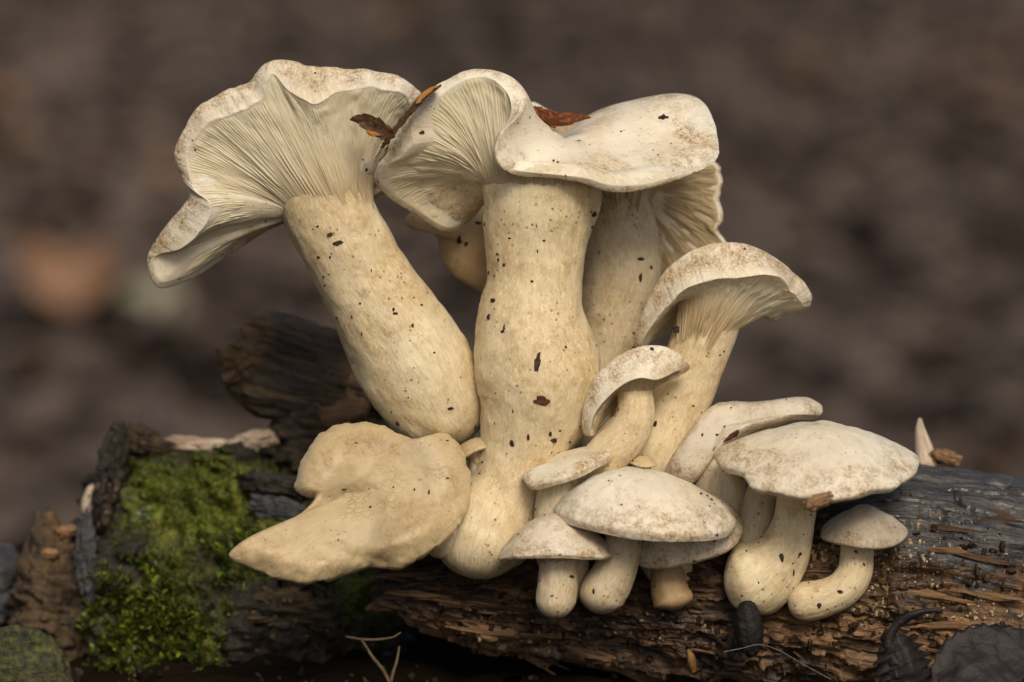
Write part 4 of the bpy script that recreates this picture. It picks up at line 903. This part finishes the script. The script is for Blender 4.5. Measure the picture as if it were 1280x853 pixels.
# ---- leaves
def mat_leaf(name, a, b, under=None, rough=.5):
    k = NT(name); ob = k.obj(); co = k.attr('co'); n = k.noise(ob, 160, 5, .65, .4); f = k.noise(ob, 900, 4, .7)
    c = k.mix(k.rng(n, .36, .62), a, b); b_ = k.bump(n, .5, .0012); b_ = k.bump(f, .4, .0004, b_)
    return k.fin(c, rough, b_, .22)
def leaf(name, mid, side, half, mat, label=None, cat='leaf', teeth=9, tooth=.12, cup=.15, wav=.08, seed=0, prof=None, thick=1.0, parent=None, rows=60, cols=19, veins=True):
    C = UL(mid); Kk = np.concatenate([[0], np.cumsum(np.linalg.norm(np.diff(C, axis=0), axis=1))]); q = np.linspace(0, 1, rows); c = hermite(Kk, C, q * Kk[-1])
    Sd = hermite(np.linspace(0, 1, len(side)), np.array(side, float), q); T = unit(np.gradient(c, axis=0)); Sd = unit(Sd - T * (Sd * T).sum(1)[:, None]); Nn = np.cross(T, Sd)
    prof = prof if prof is not None else np.sin(np.pi * np.clip(q, 0, 1) ** .8) ** .8
    saw = (q * teeth) % 1.0; wd = half * np.maximum(prof, .02) * (1 + tooth * (saw - .5) * 2)
    u = np.linspace(-1, 1, cols)
    sweep = -.18 * np.abs(u)[None] * half
    V = c[:, None] + Sd[:, None] * (wd[:, None] * u)[..., None] + Nn[:, None] * (cup * half * (u ** 2)[None] * prof[:, None])[..., None]
    if veins: 
        vein = np.abs(((q[:, None] * teeth - np.abs(u)[None] * 1.2) % 1.0) - .5) * 2
        V = V + Nn[:, None] * (smooth(.7, 1.0, vein) * .7 * (np.abs(u) < .95) - 1.2 * np.exp(-(u / .08) ** 2)[None])[..., None]
    V = V + Nn[:, None] * (wav * half * fbm(V / (half * .6), 3, seed))[..., None]
    Vb = V - Nn[:, None] * thick
    n = rows * cols; F = grid_faces(rows, cols, False); Fb = F[:, ::-1] + n
    e = np.concatenate([np.arange(cols), np.arange(1, rows) * cols + cols - 1, (rows - 1) * cols + np.arange(cols - 2, -1, -1), np.arange(rows - 2, 0, -1) * cols]); e2 = np.roll(e, -1)
    Fe = np.stack([e, e + n, e2 + n, e2], -1); Vf = np.vstack([V.reshape(-1, 3), Vb.reshape(-1, 3)]); Fa = np.vstack([F, Fb, Fe])
    o = part(name, Vf, Fa, mat, parent, {'co': Vf}, base=None if parent else C[0])
    if label: tag(o, label, cat)
    return o
M_LBLACK = mat_leaf('wet_black_leaf', (.010, .009, .009), (.024, .020, .020), rough=.5)
M_LBROWN = mat_leaf('dry_brown_leaf', (.045, .020, .010), (.11, .055, .022))
M_LRED = mat_leaf('dry_red_leaf', (.10, .028, .010), (.20, .065, .020))
M_LORANGE = mat_leaf('orange_leaf', (.30, .12, .02), (.42, .20, .03))
l1 = leaf('fallen_leaf', [(1168, 858, -150), (1205, 836, -140), (1245, 822, -128), (1320, 806, -110)], [(-.25, .75, .6), (-.2, .8, .55), (-.1, .8, .55)], 46, M_LBLACK, 'broad black wet leaf with toothed edge lying at the foot of the log', teeth=11, tooth=.08, cup=-.10, seed=3)
l2 = thing('curled_leaf', 'black withered leaf with curled stalk standing against the log', 'leaf', U(1140, 880, -150))
leaf('blade', [(1118, 792, -146), (1128, 812, -152), (1140, 840, -156), (1152, 880, -150)], [(.9, .15, .2), (.9, .25, .3), (.9, .2, .2)], 36, M_LBLACK, parent=l2, teeth=7, tooth=.22, cup=.55, wav=.2, seed=6)
leaf('blade_fold', [(1108, 786, -140), (1106, 812, -146), (1108, 840, -150), (1116, 880, -148)], [(.5, 0, -.8), (.5, .1, -.8), (.5, 0, -.8)], 16, M_LBLACK, parent=l2, teeth=6, tooth=.25, cup=.3, wav=.2, seed=8)
tube_w('stalk', [(1178, 764, -150, 2.2), (1162, 763, -150, 3.0), (1142, 768, -150, 4.5), (1124, 778, -148, 6), (1112, 796, -146, 7), (1110, 815, -146, 6)], M_LBLACK, parent=l2, seed=9, wob=.2)
# folded brown leaf between the two tall caps
l3 = thing('dead_leaf', 'folded dark brown leaf with orange edge caught between the two tall caps', 'leaf', U(480, 180, -98))
leaf('blade', [(478, 184, -96), (492, 168, -100), (510, 144, -98), (528, 124, -92), (548, 108, -84)], [(.5, .4, -.6), (.5, .4, -.6), (.6, .3, -.5), (.6, .3, -.5)], 15, M_LBROWN, parent=l3, teeth=5, tooth=.1, wav=.25, seed=11, veins=False, prof=np.full(60, .8) + .2 * np.sin(np.linspace(0, 9, 60)))
leaf('blade_tip', [(494, 172, -104), (478, 164, -108), (462, 154, -110), (448, 149, -108), (437, 150, -104)], [(.2, 1, -.2), (.1, 1, -.1), (.1, 1, 0)], 11, M_LBROWN, parent=l3, teeth=4, tooth=.12, wav=.25, seed=13, veins=False)
leaf('leaf_edge', [(520, 130, -97), (530, 120, -93), (540, 112, -89), (550, 107, -84)], [(-.5, .7, 0), (-.5, .7, 0)], 4, M_LORANGE, parent=l3, teeth=2, tooth=.05, seed=14, veins=False)
leaf('leaf_edge', [(458, 163, -112), (463, 167, -112), (470, 168, -112), (476, 169, -111)], [(.1, 1, -.2), (.1, 1, -.2)], 3, M_LORANGE, parent=l3, teeth=2, tooth=.05, seed=15, veins=False)
leaf('dead_leaf', [(660, 134, -20), (674, 143, -32), (694, 150, -38), (716, 149, -34), (738, 146, -26)], [(.25, .85, -.4), (.2, .9, -.4), (0, .9, -.4), (0, .9, -.4)], 10, M_LRED, 'rusty red curled scrap of leaf lying in the saddle of the tallest cap', teeth=4, tooth=.12, cup=.3, wav=.45, seed=17, veins=False)

# ---- twigs, bracket, litter under the log
M_TWIG = mat_flat('dry_twig', (.04, .026, .014), (.11, .075, .04), 500)
tube_w('twig', [(452, 800, -30, 2.0), (466, 822, -34, 2.4), (480, 840, -38, 2.8), (494, 872, -40, 3)], M_TWIG, 'thin pale twig slanting in the dark hollow under the log', 'twig', wob=.1)
tube_w('twig', [(499, 808, -20, 1.6), (496, 826, -26, 2.2), (490, 846, -34, 2.6), (482, 880, -40, 3)], M_TWIG, 'thin upright twig crossing the slanting one under the log', 'twig', wob=.1)
tube_w('twig', [(432, 796, -10, 1.6), (460, 800, -14, 2), (490, 797, -12, 1.6), (502, 790, -6, 1.2)], M_TWIG, 'short bent twig lying across the hollow beside the moss', 'twig', wob=.1)
tube_w('plant_fibre', [(905, 815, -118, .2), (925, 811, -112, .18), (950, 806, -110, .2), (975, 814, -112, .2), (1010, 834, -116, .2), (1040, 850, -118, .3)], mat_flat('silk', (.3, .29, .27), (.4, .39, .36)), 'fine white plant fibre arching below the log', 'fibre', rows=60, cols=8)
br = add_lump('bracket_fungus', M_STUMP, label='rounded mossy green bracket with pale brown rim at the base of the stump', cat='fungus', center=(20, 868, 60), radii=(72, 84, 22), rot=(0, 0, 0), power=2.2, amp=.05, seed=91, rows=90, cols=120)
nvb = len(br.data.vertices); a_ = br.data.attributes.new('moss', 'FLOAT', 'POINT'); a_.data.foreach_set('value', np.full(nvb, .42, np.float32))
def rim(name, pts, r_, mat, parent):
    return tube_w(name, [(*p, r_) for p in pts], mat, parent=parent, rows=60, cols=14, wob=.15)
rim('rim', [(-48, 836, 56), (-34, 808, 54), (-10, 788, 54), (20, 782, 54), (50, 788, 54), (74, 808, 54), (88, 838, 56)], 6, M_SPLIT, br)
k = NT('debris'); tv = k.attr('tint', 'Fac'); M_DEB = k.fin(k.ramp(tv, [(0, (.006, .005, .004)), (.6, (.03, .018, .010)), (1, (.09, .05, .022))]), .7, None, .3)
n = 6000; ang = rg.random(n) * 6.283; rad = .02 + .30 * rg.random(n) ** .7; x = rad * np.cos(ang) * 1.1; y = .02 + rad * np.sin(ang) * .8
P_ = np.stack([x, y, ground_z(x, y) + .001], -1); N_ = unit(np.array([0, 0, 1.]) + .5 * rg.normal(size=(n, 3))); sz = .0003 + .0009 * rg.random(n) ** 2
V, F = speck_geo(P_, N_, sz, rg, 1.3)
o = obj_w('forest_debris', V, F, M_DEB, None, {'tint': np.repeat(rg.random(n) ** 1.6, 14)}, 'stuff', loc=np.zeros(3), smooth_=False)
o['label'] = 'dark crumbs of bark and leaf on the soil round the log'; o['category'] = 'debris'

# ---- two bright things lying far back on the forest floor
def floor_at(x, y):
    d = toW(U(x, y, 0)) - CAM; d = d / np.linalg.norm(d); t_ = .6
    while t_ < 20:
        p = CAM + d * t_
        if p[2] < ground_z(np.array([p[0]]), np.array([p[1]]))[0] + .02: break
        t_ += .01
    return p
p = floor_at(88, 402); g = np.linspace(-1, 1, 15); gu, gv = np.meshgrid(g, g, indexing='ij'); hw = .035 * np.sqrt(np.clip(1 - gu ** 2, .01, 1))
Vw = np.stack([p[0] + gu * .055, p[1] + gv * hw * .8, p[2] + .02 + .03 * gv ** 2 + .035 * gu ** 2 + gv * .03], -1).reshape(-1, 3)
Vw = np.vstack([Vw, Vw - np.array([0, 0, .0012])]); Fg = grid_faces(15, 15, False)
tag(obj_w('fallen_leaf', Vw, np.vstack([Fg, Fg[:, ::-1] + 225]), mat_flat('rust_leaf', (.17, .095, .055), (.24, .135, .08), 60), loc=p), 'blurred rusty orange leaf on the forest floor far behind the stump', 'leaf')
p = floor_at(192, 384); ph = np.linspace(.05, np.pi - .05, 24); tt_ = np.linspace(0, 2 * np.pi, 32, endpoint=False)
sv = np.stack(np.broadcast_arrays(np.sin(ph)[:, None] * np.cos(tt_), np.sin(ph)[:, None] * np.sin(tt_), np.cos(ph)[:, None]), -1).reshape(-1, 3)
sv = sv * (1 + .18 * fbm(sv * 1.6, 3, 120))[:, None] * np.array([.045, .04, .032]) + p
tag(obj_w('stone', sv, grid_faces(24, 32), mat_flat('pale_stone', (.22, .21, .15), (.32, .31, .23), 80), loc=p), 'blurred pale grey green stone on the forest floor beside the rusty leaf', 'stone')
